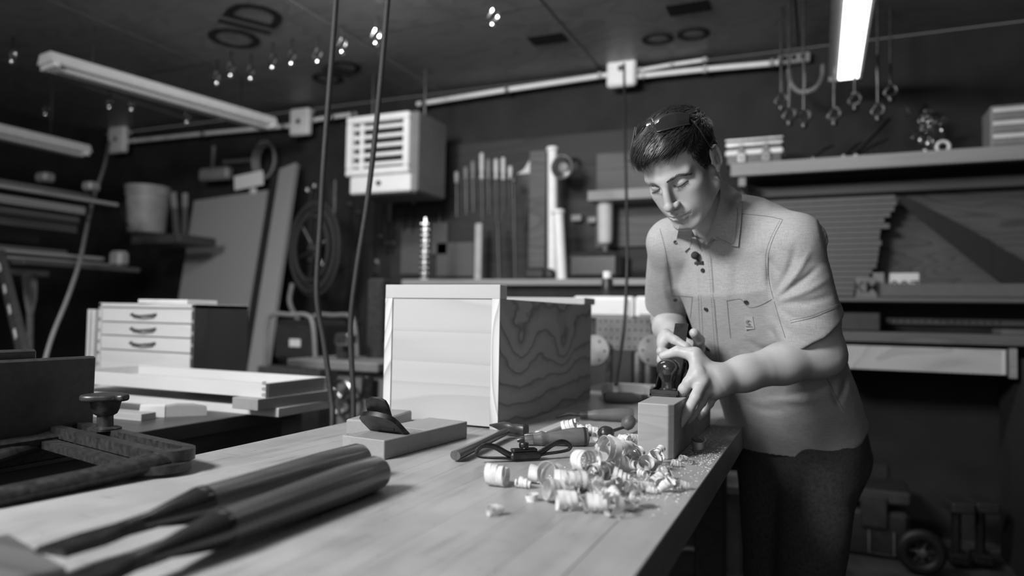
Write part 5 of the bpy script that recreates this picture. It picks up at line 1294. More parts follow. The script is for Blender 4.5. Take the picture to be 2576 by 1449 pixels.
p_ = aty(1322, 422, 4.478); MB().prism([(-.06, -.04), (.045, -.045), (.05, .05), (.03, .05), (-.01, -.01)], p_, (1, 0, 0), (0, 0, 1), -.02).build('handle', 'plastic_white', sw)
MB().prism([(-.04, -.04), (.04, -.04), (.02, -.42), (-.005, -.42)][::-1], p_ + np.array([0, -.005, 0]), (1, 0, 0), (0, 0, 1), -.003).build('blade', 'steel_dark', sw)
def pole(name, label, cat, x0, y0, x1, y1, Y, r, mat, knob=None, stand=True):
    a, b = aty(x0, y0, Y), aty(x1, y1, Y - (.06 if stand else .0))
    if stand: b = a + (b - a) * ((ZH - a[2]) / (b[2] - a[2]))
    t = thing(name, label, cat, b); MB().tube([a, b], r, 12).build('shaft', mat, t)
    if knob: MB().lathe([(0, -.025), (.02, -.018), (.026, 0), (.02, .018), (0, .025)], a, b - a, 14).build('knob', knob, t)
    else: MB().lathe([(r * 1.25, 0), (r * 1.25, .02), (r, .025)], a, b - a, 12).build('end_collar', mat, t)
    return t
pole('pry_rod', 'long black rod with a pale knob standing before the tool board', 'rod', 1292, 452, 1297, 745, 4.3, .010, 'black_metal', 'steel')
pole('pry_rod', 'thin black rod standing beside the knobbed rod', 'rod', 1252, 560, 1256, 715, 4.3, .012, 'black_metal')
pole('white_pole', 'tall white pole standing against the tool board', 'pole', 1390, 372, 1391, 745, 4.3, .032, 'white_paint')
pole('white_pole', 'thick white tube leaning beside the tall white pole', 'pole', 1404, 530, 1416, 745, 4.16, .034, 'heater_white')
p_ = aty(1205, 562, 4.3); wst = MB().box((p_[0], 4.3, (p_[2] + ZH) / 2), (.05, .02, p_[2] - ZH), .004).build('paint_stick', 'pine_light'); tag(wst, 'flat pale wooden stick standing between hardboard scraps', 'stick')
ag = thing('auger_bit', 'bright twisted auger bit hanging left of the flat pale stick', 'auger', aty(1070, 706, 3.95) * np.array([1, 1, 0]) + np.array([0, 0, ZH]))
a = aty(1070, 562, 3.95); b = np.array([a[0], a[1], ZH + .001]); n_ = 60; pts = [a * (1 - k / n_) + b * k / n_ for k in range(n_ + 1)]
sides = [np.array([math.cos(k * .55), math.sin(k * .55), 0]) for k in range(n_ + 1)]; MB().ribbon(pts, sides, .05, .012).build('twist', 'steel', ag); MB().tube([a + (a - b) * .1, b], .011, 8).build('core', 'steel', ag)
cl_ = thing('clamp_lamp', 'round brushed metal clamp lamp beside the white pole top', 'lamp', aty(1412, 448, 4.2)); p_ = aty(1412, 420, 4.2)
MB().lathe([(.012, .09), (.035, .08), (.06, .05), (.075, .0), (.07, .0), (.055, .04), (.03, .066), (0, .07)], p_, (.1, 1, .1), 28).build('shade', 'steel', cl_)
MB().lathe([(0, .02), (.03, .025), (.034, .05), (0, .06)], p_, (.1, 1, .1), 16).build('bulb', 'plastic_grey', cl_); MB().tube([p_ + np.array([0, .08, 0]), p_ + np.array([.02, .16, .08]), p_ + np.array([.02, .26, .1])], .012, 8).build('arm', 'steel_dark', cl_)
ct = thing('caulk_tube', 'pale caulk tube hanging nozzle down under the shelf board', 'caulk tube', aty(1523, 640, 4.35)); a, b = aty(1523, 508, 4.35), aty(1523, 612, 4.35)
L_ = np.linalg.norm(b - a); MB().lathe([(.052, 0), (.052, .006), (.050, .01), (.046, L_ * .9), (.040, L_)], a, b - a, 24).build('barrel', 'plastic_white', ct); MB().lathe([(.03, L_), (.015, L_ + .03), (.008, L_ + .085), (0, L_ + .085)], a, b - a, 16).build('nozzle', 'plastic_grey', ct)
wbox('shelf_board', 'narrow pale shelf board over the caulk tube', 'board', 1478, 474, 1700, 500, 4.25, .2, 'shelf_pine', .003)
for i, (x0, y0, x1, y1) in enumerate(((1436, 540, 1462, 556), (1478, 545, 1500, 560))): wbox('tin', ['small pale tin on the tool board right of the white poles', 'small grey tin on the tool board left of the caulk tube'][i], 'tin', x0, y0, x1, y1, 4.445, .0556, 'plastic_grey', .004)
wbox('black_case', 'bulky black case under the tool board behind the person', 'case', 1425, 632, 1560, 703, 3.9, .3, 'black_plastic', .03)
wbox('black_case', 'black case standing behind the pine box back edge', 'case', 1316, 672, 1372, 703, 3.95, .2, 'black_plastic', .02)
# bar clamps and hung metalwork left of the heater
for i, (x, y0, y1, dx) in enumerate(((880, 500, 860, 0), (902, 520, 880, 2), (945, 490, 700, -2), (958, 495, 620, 0), (975, 500, 640, 2), (990, 500, 640, 0), (1020, 500, 600, 0), (1040, 505, 600, 0), (772, 470, 700, 8), (790, 460, 690, 4))):
    yw_ = 4.493 if x > 985 else 4.543; a, b = aty(x, y0, yw_), aty(x + dx, y1, yw_); t = thing('bar_clamp', 'dark steel bar clamp, ' + 'third fourth fifth sixth seventh eighth ninth tenth first second'.split()[i] + ' along the wall from the hose reel', 'clamp', b, 'bar clamps under the heater'); MB().box((a + b) / 2, (.022, .012, abs(a[2] - b[2])), .002).build('bar', 'steel_dark', t)
    for s_ in (.04, .8): MB().box(a * (1 - s_) + b * s_ + np.array([.008, -.012, 0]), (.034, .036, .035), .006).build('jaw', 'steel', t)
for i, (x0, y0, x1, y1) in enumerate(((826, 452, 842, 545), (938, 650, 954, 690), (975, 510, 985, 560))):
    wbox('scraper', ['long bright scraper hanging left of the heater', 'bright square steel plate low under the heater', 'bright narrow blade hanging under the heater'][i], 'scraper', x0, y0, x1, y1, 4.534, .015, 'steel', .004)
# hose reel: coils with spokes
hc = aty(790, 625, 4.0); hr = thing('hose_reel', 'spoked reel of dark hose hanging between leaning plank and heater', 'hose reel', hc - np.array([0, 0, .3]))
for k, (r, off) in enumerate(((.20, 0), (.235, .03), (.265, .01), (.29, .04))): MB().tube([hc + np.array([r * .72 * math.cos(a), off - .03, r * 1.15 * math.sin(a)]) for a in np.linspace(0, 6.283, 40)], .014, 8).build('hose_coil', 'rubber_grey', hr)
for k in range(6):
    a = k * math.pi / 3 + .3; MB().tube([hc, hc + np.array([.15 * math.cos(a), 0, .24 * math.sin(a)])], .009, 6).build('spoke', 'steel', hr)
MB().lathe([(.04, -.02), (.045, 0), (.04, .02), (0, .022)], hc, (0, -1, 0), 16).build('hub', 'chrome', hr)
MB().tube(spline([hc + np.array([-.14, -.05, -.25]), hc + np.array([-.15, -.06, -.38]), hc + np.array([-.06, -.08, -.5]), hc + np.array([.05, -.1, -.58])], 24), .016, 8).build('hose_tail', 'plastic_grey', hr)
# black generator with tubular frame
gy = 3.3; X0, X1, Z0, Z1 = wrect(668, 792, 790, 925, gy); gn = thing('generator', 'black boxy generator inside a rounded tubular frame', 'generator', ((X0 + X1) / 2, gy + .2, 0))
MB().box(((X0 + X1) / 2, gy + .2, (Z0 + Z1) / 2), (X1 - X0 - .05, .34, Z1 - Z0 - .06), .03).build('body', 'black_plastic', gn)
for yy in (gy, gy + .4): MB().tube(spline([(X0, yy, Z0), (X0 + .01, yy, Z1 - .06), (X0 + .05, yy, Z1), ((X0 + X1) / 2, yy, Z1), (X1 - .06, yy, Z1), (X1 - .01, yy, Z1 - .06), (X1 + .02, yy, Z0)], 40), .014, 8).build('frame', 'plastic_grey', gn)
MB().box(((X0 + X1) / 2 + .02, gy + .025, (Z0 + Z1) / 2 - .01), (.08, .004, .045)).build('label_plate', 'paper', gn)
MB().box(((X0 + X1) / 2, gy + .2, Z0 / 2), (X1 - X0 + .1, .42, Z0), .005).build('stand', 'dark_board', gn)
# grey machine with handwheel behind the bench
my = 2.75; X0, X1, Z0, Z1 = wrect(838, 935, 962, 1060, my); mc = thing('grey_machine', 'grey machine cabinet with spoked handwheel and bright lever behind the workbench', 'machine', ((X0 + X1) / 2, my + .2, 0))
MB().box(((X0 + X1) / 2, my + .22, Z1 / 2), (X1 - X0, .4, Z1), .01).build('cabinet', 'grey_paint', mc)
xa, xb, za, zb = wrect(720, 908, 950, 932, my - .05); MB().box(((xa + xb) / 2, my + .15, (za + zb) / 2), (xb - xa, .4, zb - za), .006).build('machine_bed', 'grey_paint', mc)
wc = aty(860, 1000, my - .06); MB().tube([wc + np.array([.062 * math.cos(a), 0, .078 * math.sin(a)]) for a in np.linspace(0, 6.283, 32)], .010, 8).build('handwheel_rim', 'steel', mc)
for k in range(3):
    a = .5 + k * 2.094; MB().tube([wc, wc + np.array([.06 * math.cos(a), 0, .075 * math.sin(a)])], .010, 8).build('handwheel_spoke', 'steel', mc)
MB().tube([wc, (wc[0], my + .05, wc[2])], .018, 10).build('shaft', 'steel', mc)
xa, xb, za, zb = wrect(915, 945, 938, 1005, my - .03); MB().box(((xa + xb) / 2, my - .03, (za + zb) / 2), (xb - xa, .02, zb - za), .004).build('cover_plate', 'steel_dark', mc); MB().box((xa + .012, my - .05, (za + zb) / 2), (.014, .02, zb - za - .01), .004).build('lever', 'chrome', mc)
# clutter standing on the machine bed
for i, (x0, y0, x1, y1, mt_) in enumerate(((838, 838, 875, 870, 'steel'), (842, 850, 872, 905, 'black_metal'), (920, 700, 960, 905, 'black_metal'), (960, 860, 990, 905, 'black_plastic')  )):
    wbox('machine_attachment', ['flat bright plate on the grey machine bed', 'dark chuck on the grey machine bed', 'tall dark motor housing behind the grey machine', 'small black box at the end of the grey machine', 'dark steel valve hanging under the hose reel', 'bright steel fitting on the hose end'][i], 'machine part', x0, y0, x1, y1, (2.78, 2.87, 3.0, 3.0)[i], .08, mt_, .012)

# ================================================================ back left: sheets, bucket, lumber rack
sh_ = thing('hardboard_sheet', 'large grey hardboard sheet leaning against the back wall', 'sheet', aty(560, 930, 4.2) * np.array([1, 1, 0]))
pa, pb = aty(488, 505, 4.42), aty(672, 478, 4.42); pc = aty(640, 935, 4.0); pd = aty(420, 935, 4.0)
vs = [pd, pc, pb, pa]; off = np.array([0, .02, .004]); MB().add([v for v in vs] + [v + off for v in vs], [(0, 1, 2, 3), (7, 6, 5, 4), (0, 4, 5, 1), (1, 5, 6, 2), (2, 6, 7, 3), (3, 7, 4, 0)]).build('panel', 'hardboard', sh_, None, 0)
lo_ = [pd + (pd - pa) * .6, pc + (pc - pb) * .6]; vs = [lo_[0], lo_[1], pc, pd]; MB().add(vs + [v + off for v in vs], [(0, 1, 2, 3), (7, 6, 5, 4), (0, 4, 5, 1), (1, 5, 6, 2), (2, 6, 7, 3), (3, 7, 4, 0)]).build('panel_lower', 'hardboard', sh_, None, 0)
def leaning(label, x0, y0, x1, y1, w, th, Ya, Yb, mat, name='plank'):
    a, b = aty(x0, y0, Ya), aty(x1, y1, Yb); d = nz(b - a); fl = b if name == 'stick' else b + d * (b[2] / -d[2] - .01)
    x, y, z = frame(d, (0, 1, 0)); o_ = MB().box((a + fl) / 2, (w, th, np.linalg.norm(fl - a)), .002, np.stack([x, y, z], 1)).build(name, mat); tag(o_, label, 'plank'); return o_
leaning('long grey plank leaning upright right of the hardboard sheet', 728, 420, 655, 900, .17, .04, 4.40, 3.75, 'hardboard')
leaning('dark strip put in for the shaded gap beside the hardboard sheet', 700, 440, 628, 900, .12, .04, 4.45, 3.9, 'wall_dark')  # dark strip added where the gap is only black shade
leaning('first pale stick of a V pair beside the bucket', 436, 484, 447, 620, .055, .02, 4.535, 4.53, 'pine_light', 'stick')
leaning('second pale stick of a V pair beside the hardboard sheet', 466, 486, 463, 620, .050, .02, 4.535, 4.53, 'pine_light', 'stick')
bkc = aty(368, 588, 3.9); bkt = thing('bucket', 'grey plastic pail with rim bands standing on a rack arm', 'bucket', bkc); sc_ = proj(bkc)[2] / F_PX; Hb = 118 * sc_
MB().lathe([(40 * sc_, 0), (43 * sc_, .01), (49 * sc_, Hb * .8), (52 * sc_, Hb * .8), (52 * sc_, Hb * .84), (50 * sc_, Hb * .85), (51 * sc_, Hb * .93), (53 * sc_, Hb * .93), (53 * sc_, Hb), (48 * sc_, Hb), (44 * sc_, Hb * .5), (0, Hb * .48)], bkc, (0, 0, 1), 32).build('pail', 'bucket_grey' if 'bucket_grey' in MATS else 'plastic_grey', bkt)
MB().tube(spline([bkc + np.array([-50 * sc_, 0, Hb * .86]), bkc + np.array([-40 * sc_, -40 * sc_, Hb * .55]), bkc + np.array([-20 * sc_, -48 * sc_, Hb * .3]), bkc + np.array([0, -50 * sc_, Hb * .12])], 18), .006, 6).build('bail', 'steel', bkt)
wbox('pail_shelf', 'dark timber shelf plank under the grey pail', 'shelf', 330, 590, 450, 612, 3.75, .35, 'dark_board')
# lumber
lum = [(195, 532, .16, .05, 'rack_lumber_pale'), (180, 556, .16, .045, 'rack_lumber'), (292, 516, .05, .022, 'rack_lumber_pale'), (228, 498, .12, .025, 'rack_lumber'), (172, 578, .18, .05, 'rack_lumber'), (100, 488, .14, .03, 'rack_lumber'), (250, 652, .10, .022, 'rack_lumber_pale'), (262, 668, .12, .020, 'rack_lumber_pale'), (75, 605, .2, .05, 'rack_lumber'), (150, 640, .16, .045, 'rack_lumber'), (330, 680, .16, .03, 'dark_board'), (100, 690, .2, .04, 'dark_board')]
nm_ = ['thick pale board on top of the lumber rack stack', 'thick dark board just under the pale rack board', 'long thin pale strip jutting past the rack cord', 'thin grey board above the pale rack board', 'broad dark board in the middle of the lumber rack', 'thin high board at the back of the lumber rack', 'upper of two short pale boards on the low rack arm', 'lower of two short pale boards on the low rack arm', 'wide dark plank low in the lumber rack', 'dark plank above the two short pale boards', 'blackened plank under the pail shelf', 'lowest blackened plank on the lumber rack']
for (px, py, w, h_, mt_), lb in zip(lum, nm_):
    ll_ = .7 if 'blackened' in lb else 2.4; e = aty(px, py, 3.1); e[0] = max(e[0], XL + w / 2 + .14); o_ = MB().box((e[0], e[1] - ll_ / 2, e[2]), (w, ll_, h_), .003).build('lumber_board', mt_); tag(o_, lb, 'lumber')
for i, y_ in enumerate((1.4, 2.7)):
    t = thing('rack_upright', ['upright post of the lumber rack nearer the jointer', 'upright post of the lumber rack nearer the pail'][i], 'rack post', (XL + .06, y_, 0)); MB().box((XL + .06, y_, ZC / 2), (.09, .09, ZC), .003).build('post', 'dark_board', t)
    for z_ in (1.30, 1.62, 1.9): MB().box((XL + .5, y_, z_), (.9, .05, .05), .003).build('arm', 'dark_board', t)
pd_ = thing('paddle', 'pale tapered wooden paddle standing below the lumber rack', 'paddle', aty(72, 900, 2.6) * np.array([1, 1, 0])); p_ = aty(70, 690, 2.6)
MB().prism([(-.055, 0), (.055, 0), (.06, -.14), (.03, -.24), (.012, -.24), (-.03, -.12)][::-1], p_, (1, 0, 0), (0, 0, 1), -.02).build('blade', 'rack_lumber_pale', pd_); MB().tube([p_ + np.array([.02, .01, -.22]), np.array([p_[0] + .08, p_[1] + .01, 0])], .018, 10).build('shaft', 'rack_lumber', pd_)
lv = thing('spirit_level', 'dark spirit level with pale vial windows leaning by the paddle', 'level', aty(30, 900, 2.3)); a, b = aty(0, 640, 2.4), aty(62, 900, 2.1); x, y, z = frame(b - a, (0, 1, 0))
MB().box((a + b) / 2, (.07, .03, np.linalg.norm(b - a)), .004, np.stack([x, y, z], 1)).build('bar', 'dark_board', lv)
for s_ in (.15, .38, .58, .8): MB().box(a * (1 - s_) + b * s_ - y * np.sign(y[1]) * .017, (.018, .004, .07), .001, np.stack([x, y, z], 1)).build('vial_window', 'paper', lv)
# signs and hung things at the upper left of the back wall
X0, X1, Z0, Z1 = wrect(590, 436, 662, 472, 4.4); sg_ = thing('paper_sign', 'small white sign card above the hardboard sheet', 'sign', ((X0 + X1) / 2, 4.4, Z0))
MB().box(((X0 + X1) / 2, 4.4, (Z0 + Z1) / 2), (X1 - X0, .008, Z1 - Z0), .002, roty(-.10)).build('card', 'heater_white', sg_)
wbox('knob_hook', 'pale round wall hook under the white sign card', 'hook', 626, 472, 640, 488, 4.4, .04, 'plastic_white', .01)
wbox('brush_head', 'shaggy grey brush hanging from a wall hook beside the sign', 'brush', 497, 420, 570, 452, 4.35, .08, 'plastic_grey', .02)
pole('wall_hook', 'pale hook rod above the shaggy brush', 'hook', 538, 368, 535, 420, 4.535, .014, 'plastic_grey', None, False)
pole('curtain_rod', 'short pale rod hanging level beside the wire coil', 'rod', 565, 408, 640, 402, 4.53, .018, 'plastic_grey', None, False)
cw = aty(672, 405, 4.45); wcs = thing('wire_coil', 'coil of grey wire looped on the wall over the plank', 'wire coil', cw - np.array([0, 0, .2]))
for k in range(3): MB().tube([cw + np.array([(.09 + .012 * k) * math.cos(a), -.02 * k, (.13 + .01 * k) * math.sin(a)]) for a in np.linspace(0, 6.283, 30)], .012, 8).build('loop', 'plastic_grey', wcs)
for i, (x0, y0, x1, y1) in enumerate(((85, 432, 112, 456), (203, 455, 226, 478), (270, 630, 300, 670))):
    wbox('tin_can', ['pale dented can on the top rack board', 'small pale jar on the thin rack board', 'dusty grey jug under the pail'][i], 'can', x0, y0, x1, y1, 2.95, .08, 'plastic_grey', .02)

# ================================================================ right back: shelf wall, counter, floor clutter
wbox('plywood_panel', 'grainy dark plywood panel behind the leaning brace', 'panel', 1990, 470, 2760, 745, 4.50, .03, 'plywood_wall', .002)
us = thing('wall_shelf', 'long pale front-edged wall shelf carrying the silver case', 'shelf', (1.3, 4.2, 1.8)); X0, X1, Z0, Z1 = wrect(1838, 416, 2700, 446, 4.10); X1 = XR - .02
Z1 = float(aty(1838, 412, 4.10)[2]); Z0 = float(aty(1838, 444, 4.10)[2])
MB().box(((X0 + X1) / 2, 4.12, (Z0 + Z1) / 2), (X1 - X0, .045, Z1 - Z0), .003).build('front_edge', 'shelf_pine', us)
MB().box(((X0 + X1) / 2, 4.33, Z1 - .012), (X1 - X0, .38, .02), .002).build('shelf_board', 'old_counter', us); shelf_z = Z1 - .002
MB().box(((X0 + X1) / 2, 4.42, Z0 - .05), (X1 - X0 - .05, .04, .06), .003).build('ledger', 'old_counter', us)
for xx in (X0 + .06, (X0 + X1) / 2, X1 - .1): MB().box((xx, 4.30, Z0 - .03), (.04, .36, .05), .003).build('bracket', 'shelf_pine', us)
# silver case
X0, X1, _, _ = wrect(1826, 380, 1968, 380, 4.14); sc = thing('silver_case', 'small silver banded case with two latches on the wall shelf', 'case', ((X0 + X1) / 2, 4.2, shelf_z)); hc_ = .155
MB().box(((X0 + X1) / 2, 4.24, shelf_z + hc_ * .5), (X1 - X0, .18, hc_), .008).build('shell', 'black_plastic', sc)
for z_, mt_, hh in ((.072, 'heater_white', .034), (.118, 'galvanised', .022), (.145, 'galvanised', .012)): MB().box(((X0 + X1) / 2, 4.24, shelf_z + z_), (X1 - X0 + .008, .19, hh), .008).build('metal_band', mt_, sc)
for xx in (X0 + .085, X1 - .085):
    lt_ = MB().box((xx, 4.140, shelf_z + .040), (.052, .02, .06), .010).build('latch', 'chrome', sc); MB().lathe([(.008, 0), (.008, .003), (0, .003)], (xx, 4.129, shelf_z + .036), (0, -1, 0), 10).build('keyhole', 'black_plastic', lt_)
    MB().box((xx, 4.142, shelf_z + .09), (.035, .02, .05), .006).build('latch_strap', 'grey_paint', sc)
# things on the shelf
tl = [(2042, 2085, 'dark pliers with bright jaws lying on the wall shelf'), (2075, 2112, 'second pair of pliers crossed on the wall shelf'), (2060, 2130, 'bent wire tool lying on the wall shelf')]
for i, (x0, x1, lb) in enumerate(tl):
    a, b = aty(x0, 400 - i * 3, 4.2), aty(x1 + 12, 365 - i * 4, 4.3); a[2] = shelf_z + .014; a[0] += .09 * i; b[0] += .09 * i; b[1] -= .0; t = thing('pliers', lb, 'pliers', (a[0], a[1], shelf_z)); MB().tube([a, (a + b) / 2 + np.array([0, 0, .012]), b], [.010, .008, .006], 8).build('handle', 'steel_dark', t); MB().lathe([(.0, -.02), (.02, -.012), (.024, 0), (.014, .03), (0, .04)], a, a - b, 10).build('jaw', 'steel', t)
pole('spring_rod', 'thin rod slanting up from the shelf to the wall', 'rod', 2150, 385, 2235, 295, 4.535, .008, 'steel_dark', None, False)
cc = aty(2335, 325, 4.25); cn = thing('chain_bundle', 'bundle of looped grey chain hanging over the wall shelf', 'chain', cc - np.array([0, 0, .13])); r4 = np.random.default_rng(9)
for k in range(42):
    p_ = cc + np.array([r4.normal(0, .035), r4.normal(0, .025), r4.uniform(-.12, .10)]); R_ = rotz(r4.uniform(0, 3)) @ rotx(r4.uniform(0, 3)); pts = [p_ + R_ @ np.array([.012 * math.cos(a), .019 * math.sin(a), 0]) for a in np.linspace(0, 6.283, 11)]; MB().tube(pts, .0042, 5, False).build('link', 'steel', cn)
MB().tube([cc + np.array([0, 0, .1]), cc + np.array([0, .1, .16]), (cc[0], 4.55, cc[2] + .17)], .008, 8).build('hook', 'steel_dark', cn)
rg = thing('pipe_ring', 'pale pipe ring standing on the wall shelf under the chain', 'ring', aty(2372, 385, 4.18)); p_ = aty(2372, 376, 4.18); p_[2] = shelf_z + .034; MB().tube([p_ + np.array([.028 * math.cos(a), 0, .028 * math.sin(a)]) for a in np.linspace(0, 6.283, 24)], .009, 8).build('hoop', 'plastic_white', rg)
X0, X1, Z0, Z1 = wrect(2492, 260, 2640, 372, 4.16); cb = thing('parts_cabinet', 'grey slatted parts box standing at the shelf end', 'box', ((X0 + X1) / 2, 4.25, shelf_z)); MB().box(((X0 + X1) / 2, 4.26, (shelf_z + Z1) / 2), (X1 - X0, .2, Z1 - shelf_z), .006).build('body', 'plastic_grey', cb)
for k in range(6): MB().box(((X0 + X1) / 2 - .02, 4.157, shelf_z + .03 + k * (Z1 - shelf_z - .04) / 5.5), (X1 - X0 - .06, .008, .022), .003).build('slat', 'plastic_white' if k % 2 else 'plastic_grey', cb)
# stacked strips with stepped ends
ORD = 'first second third fourth fifth sixth seventh eighth ninth tenth eleventh twelfth thirteenth fourteenth fifteenth sixteenth seventeenth eighteenth'.split()
ends = [2252, 2256, 2250, 2240, 2225, 2238, 2215, 2213, 2218, 2212, 2210, 2208, 2205, 2195, 2188, 2180, 2150, 2148]
y_ = 492.0
for k, ex in enumerate(ends):
    X0, X1, Z0, Z1 = wrect(1880, y_ + 1, ex, y_ + 13.4, 4.30); z0 = float(aty(2200, y_ + 13.6, 4.30)[2]); z1 = float(aty(2200, y_ + .2, 4.30)[2]); X1 = float(aty(ex, y_ + 7, 4.30)[0])
    o_ = MB().box(((X0 + X1) / 2, 4.36, (z0 + z1) / 2), (X1 - X0, .12, z1 - z0 - .0012), .0015).build('siding_strip', 'strip_grey' if 'strip_grey' in MATS else 'hardboard'); tag(o_, (ORD[k] + ' grey siding strip from the top of the stepped stack') if k else 'topmost grey siding strip of the stepped stack', 'siding strip', 'stacked siding strips'); y_ += 14.1
sa_ = thing('large_saw', 'large dark tapered saw leaning point up across the plywood panel', 'saw', aty(2540, 712, 4.36))
o_ = aty(2262, 500, 4.36); pp_ = [aty(x, y, 4.36) - o_ for x, y in ((2258, 506), (2264, 494), (2292, 500), (2400, 556), (2500, 610), (2545, 650), (2505, 700), (2440, 652), (2350, 580))]
MB().prism([(p[0], p[2]) for p in pp_][::-1], o_, (1, 0, 0), (0, 0, 1), .006).build('blade', 'stamp_ink', sa_, None, 0)
pp_ = [aty(x, y, 4.35) - o_ for x, y in ((2500, 618), (2550, 640), (2590, 668), (2592, 712), (2520, 711), (2496, 692))]
MB().prism([(p[0], p[2]) for p in pp_][::-1], o_ + np.array([0, .012, 0]), (1, 0, 0), (0, 0, 1), .03).build('handle', 'stamp_ink', sa_, None, 20)
# number plates
def plate(label, x0, y0, x1, y1, Y, mat, txt, tmat, size, dz=0):
    X0, X1, Z0, Z1 = wrect(x0, y0, x1, y1, Y); t = thing('number_plate', label, 'number plate', ((X0 + X1) / 2, Y, Z0)); MB().box(((X0 + X1) / 2, Y, (Z0 + Z1) / 2), (X1 - X0, .004, Z1 - Z0), .001).build('plate', mat, t)
    if txt: text_obj('plate_lettering', txt, ((X0 + X1) / 2, Y - .003, (Z0 + Z1) / 2 + dz), (1, 0, 0), (0, 0, 1), size, tmat, t, .0008, .0004)
plate('dark number plate reading KM at the end of the siding stack', 2152, 698, 2206, 750, 4.20, 'plate_dark' if 'plate_dark' in MATS else 'plastic_grey', 'KM', 'stamp_ink', .085)
plate('white number plate ending 007 behind the grey beam', 2238, 687, 2312, 742, 4.30, 'paper', '007', 'stamp_ink', .092, -.018)
plate('small pale number plate corner between the two lettered plates', 2196, 686, 2224, 735, 4.27, 'plastic_grey', '', '', .05)
# beam, shelf, counter
X1 = XR - .02
def longbox(name, label, cat, px0, ya, yb, Y, dep, mat, parent=None, refpx=2300):
    X0 = float(aty(px0, ya, Y)[0]); Z1 = float(aty(refpx, ya, Y)[2]); Z0 = float(aty(refpx, yb, Y)[2])
    o_ = MB().box(((X0 + X1) / 2, Y + dep / 2, (Z0 + Z1) / 2), (X1 - X0, dep, Z1 - Z0), .004).build(name, mat, parent); return tag(o_, label, cat) if label else o_
longbox('grey_beam', 'smooth grey beam lying along the counter shelf', 'beam', 2205, 713, 747, 4.22, .1, 'strip_grey' if 'strip_grey' in MATS else 'hardboard')
ctr = thing('counter', 'old built-in counter with worn top, upper shelf and plywood drawer', 'counter', (1.6, 4.2, 0))
longbox('upper_shelf', None, None, 1900, 748, 760, 4.12, .42, 'old_counter', ctr)
longbox('back_board', None, None, 1900, 760, 836, 4.48, .03, 'wall_dark', ctr)
longbox('counter_top', None, None, 1900, 838, 864, 3.88, .62, 'old_counter', ctr)
longbox('pegs_rail', None, None, 2230, 800, 816, 4.44, .03, 'old_counter', ctr)
Xp = float(aty(2240, 808, 4.43)[0]); Zp = float(aty(2300, 808, 4.43)[2])
for k in range(16): MB().lathe([(.006, 0), (.006, .006), (0, .007)], (Xp + k * .034, 4.44, Zp), (0, -1, 0), 8).build('peg', 'stamp_ink', ctr)
X0, Xd, Z0, Z1 = wrect(2060, 868, 2533, 940, 3.90); Z1 = float(aty(2130, 868, 3.90)[2]); Z0 = float(aty(2530, 944, 3.90)[2])
dw = MB().box(((X0 + Xd) / 2, 4.10, (Z0 + Z1) / 2), (Xd - X0, .40, Z1 - Z0), .002).build('drawer', 'ply_face', ctr); MB().box((Xd - .012, 3.898, (Z0 + Z1) / 2), (.012, .008, Z1 - Z0 - .004), .001).build('edge_strip', 'drawer_wood', dw)
Xs0, Xs1, _, _ = wrect(2541, 900, 2560, 900, 3.88); MB().box(((Xs0 + Xs1) / 2, 4.1, (Z0 + Z1) / 2 - .003), (Xs1 - Xs0, .44, Z1 - Z0 + .02), .002).build('stile', 'shelf_pine', ctr)
for xx in (X0 - .2, Xs1 + .05, XR - .1): MB().box((xx, 4.1, Z0 / 2 + .03), (.06, .5, Z1 - .02), .003).build('leg', 'wall_dark', ctr)
zc_ = float(aty(2300, 838, 3.88)[2]); xa = float(aty(2060, 810, 4.15)[0]); xb = float(aty(2215, 810, 4.15)[0]); fi = MB().box(((xa + xb) / 2, 4.25, zc_ + .05), (xb - xa, .2, .098), .006).build('black_case', 'black_plastic'); tag(fi, 'black flat case lying on the counter below the upper shelf', 'case')
xa = float(aty(2520, 830, 3.92)[0]); sb_ = MB().box((xa + .15, 4.02, zc_ + .014), (.3, .2, .026), .002).build('scrap_board', 'old_counter'); tag(sb_, 'scrap of worn board lying at the counter end', 'board')
# under-counter and floor clutter
def fbox(name, label, cat, x0, y0, x1, D, dep, mat, bev=.01):
    """box standing on the floor at depth D"""
    a, b = W(x0, y0, D), W(x1, y0, D); o_ = MB().box(((a[0] + b[0]) / 2, (a[1] + b[1]) / 2 + dep / 2, a[2] / 2), (abs(b[0] - a[0]), dep, a[2]), bev).build(name, mat); return tag(o_, label, cat)
cx_, cy_ = None, None
a = W(2170, 1222, 3.55); tcse = thing('tool_case', 'dark wheeled tool case with a wire bail latch on the floor', 'tool case', (a[0], a[1] + .15, 0))
MB().box((a[0], a[1] + .16, a[2] / 2 - .06), (.42, .30, a[2] - .12), .02).build('body', 'black_plastic', tcse); MB().box((a[0], a[1] + .16, a[2] - .05), (.44, .32, .07), .015).build('lid', 'case_grey' if 'case_grey' in MATS else 'black_plastic', tcse)
MB().box((a[0] + .05, a[1] + .0, a[2] - .12), (.12, .03, .16), .006).build('latch', 'black_plastic', tcse)
w0 = W(2217, 1335, 3.50); MB().tube([w0 + np.array([-.055, -.01, 0]), w0 + np.array([-.055, -.01, -.11]), w0 + np.array([.055, -.01, -.115]), w0 + np.array([.055, -.01, 0])], .004, 6).build('wire_bail', 'galvanised', tcse)
wh = W(2318, 1388, 3.30); cart = thing('hand_truck_wheel', 'black spoked wheel of a hand truck leaning by the tool case', 'wheel', (wh[0], wh[1], 0)); r_ = wh[2]
r_ = min(r_, .16); wh[2] = r_
MB().tube([wh + np.array([(r_ - .03) * math.cos(t), 0, (r_ - .03) * math.sin(t)]) for t in np.linspace(0, 6.283, 36)], .028, 10).build('tyre', 'rubber', cart)
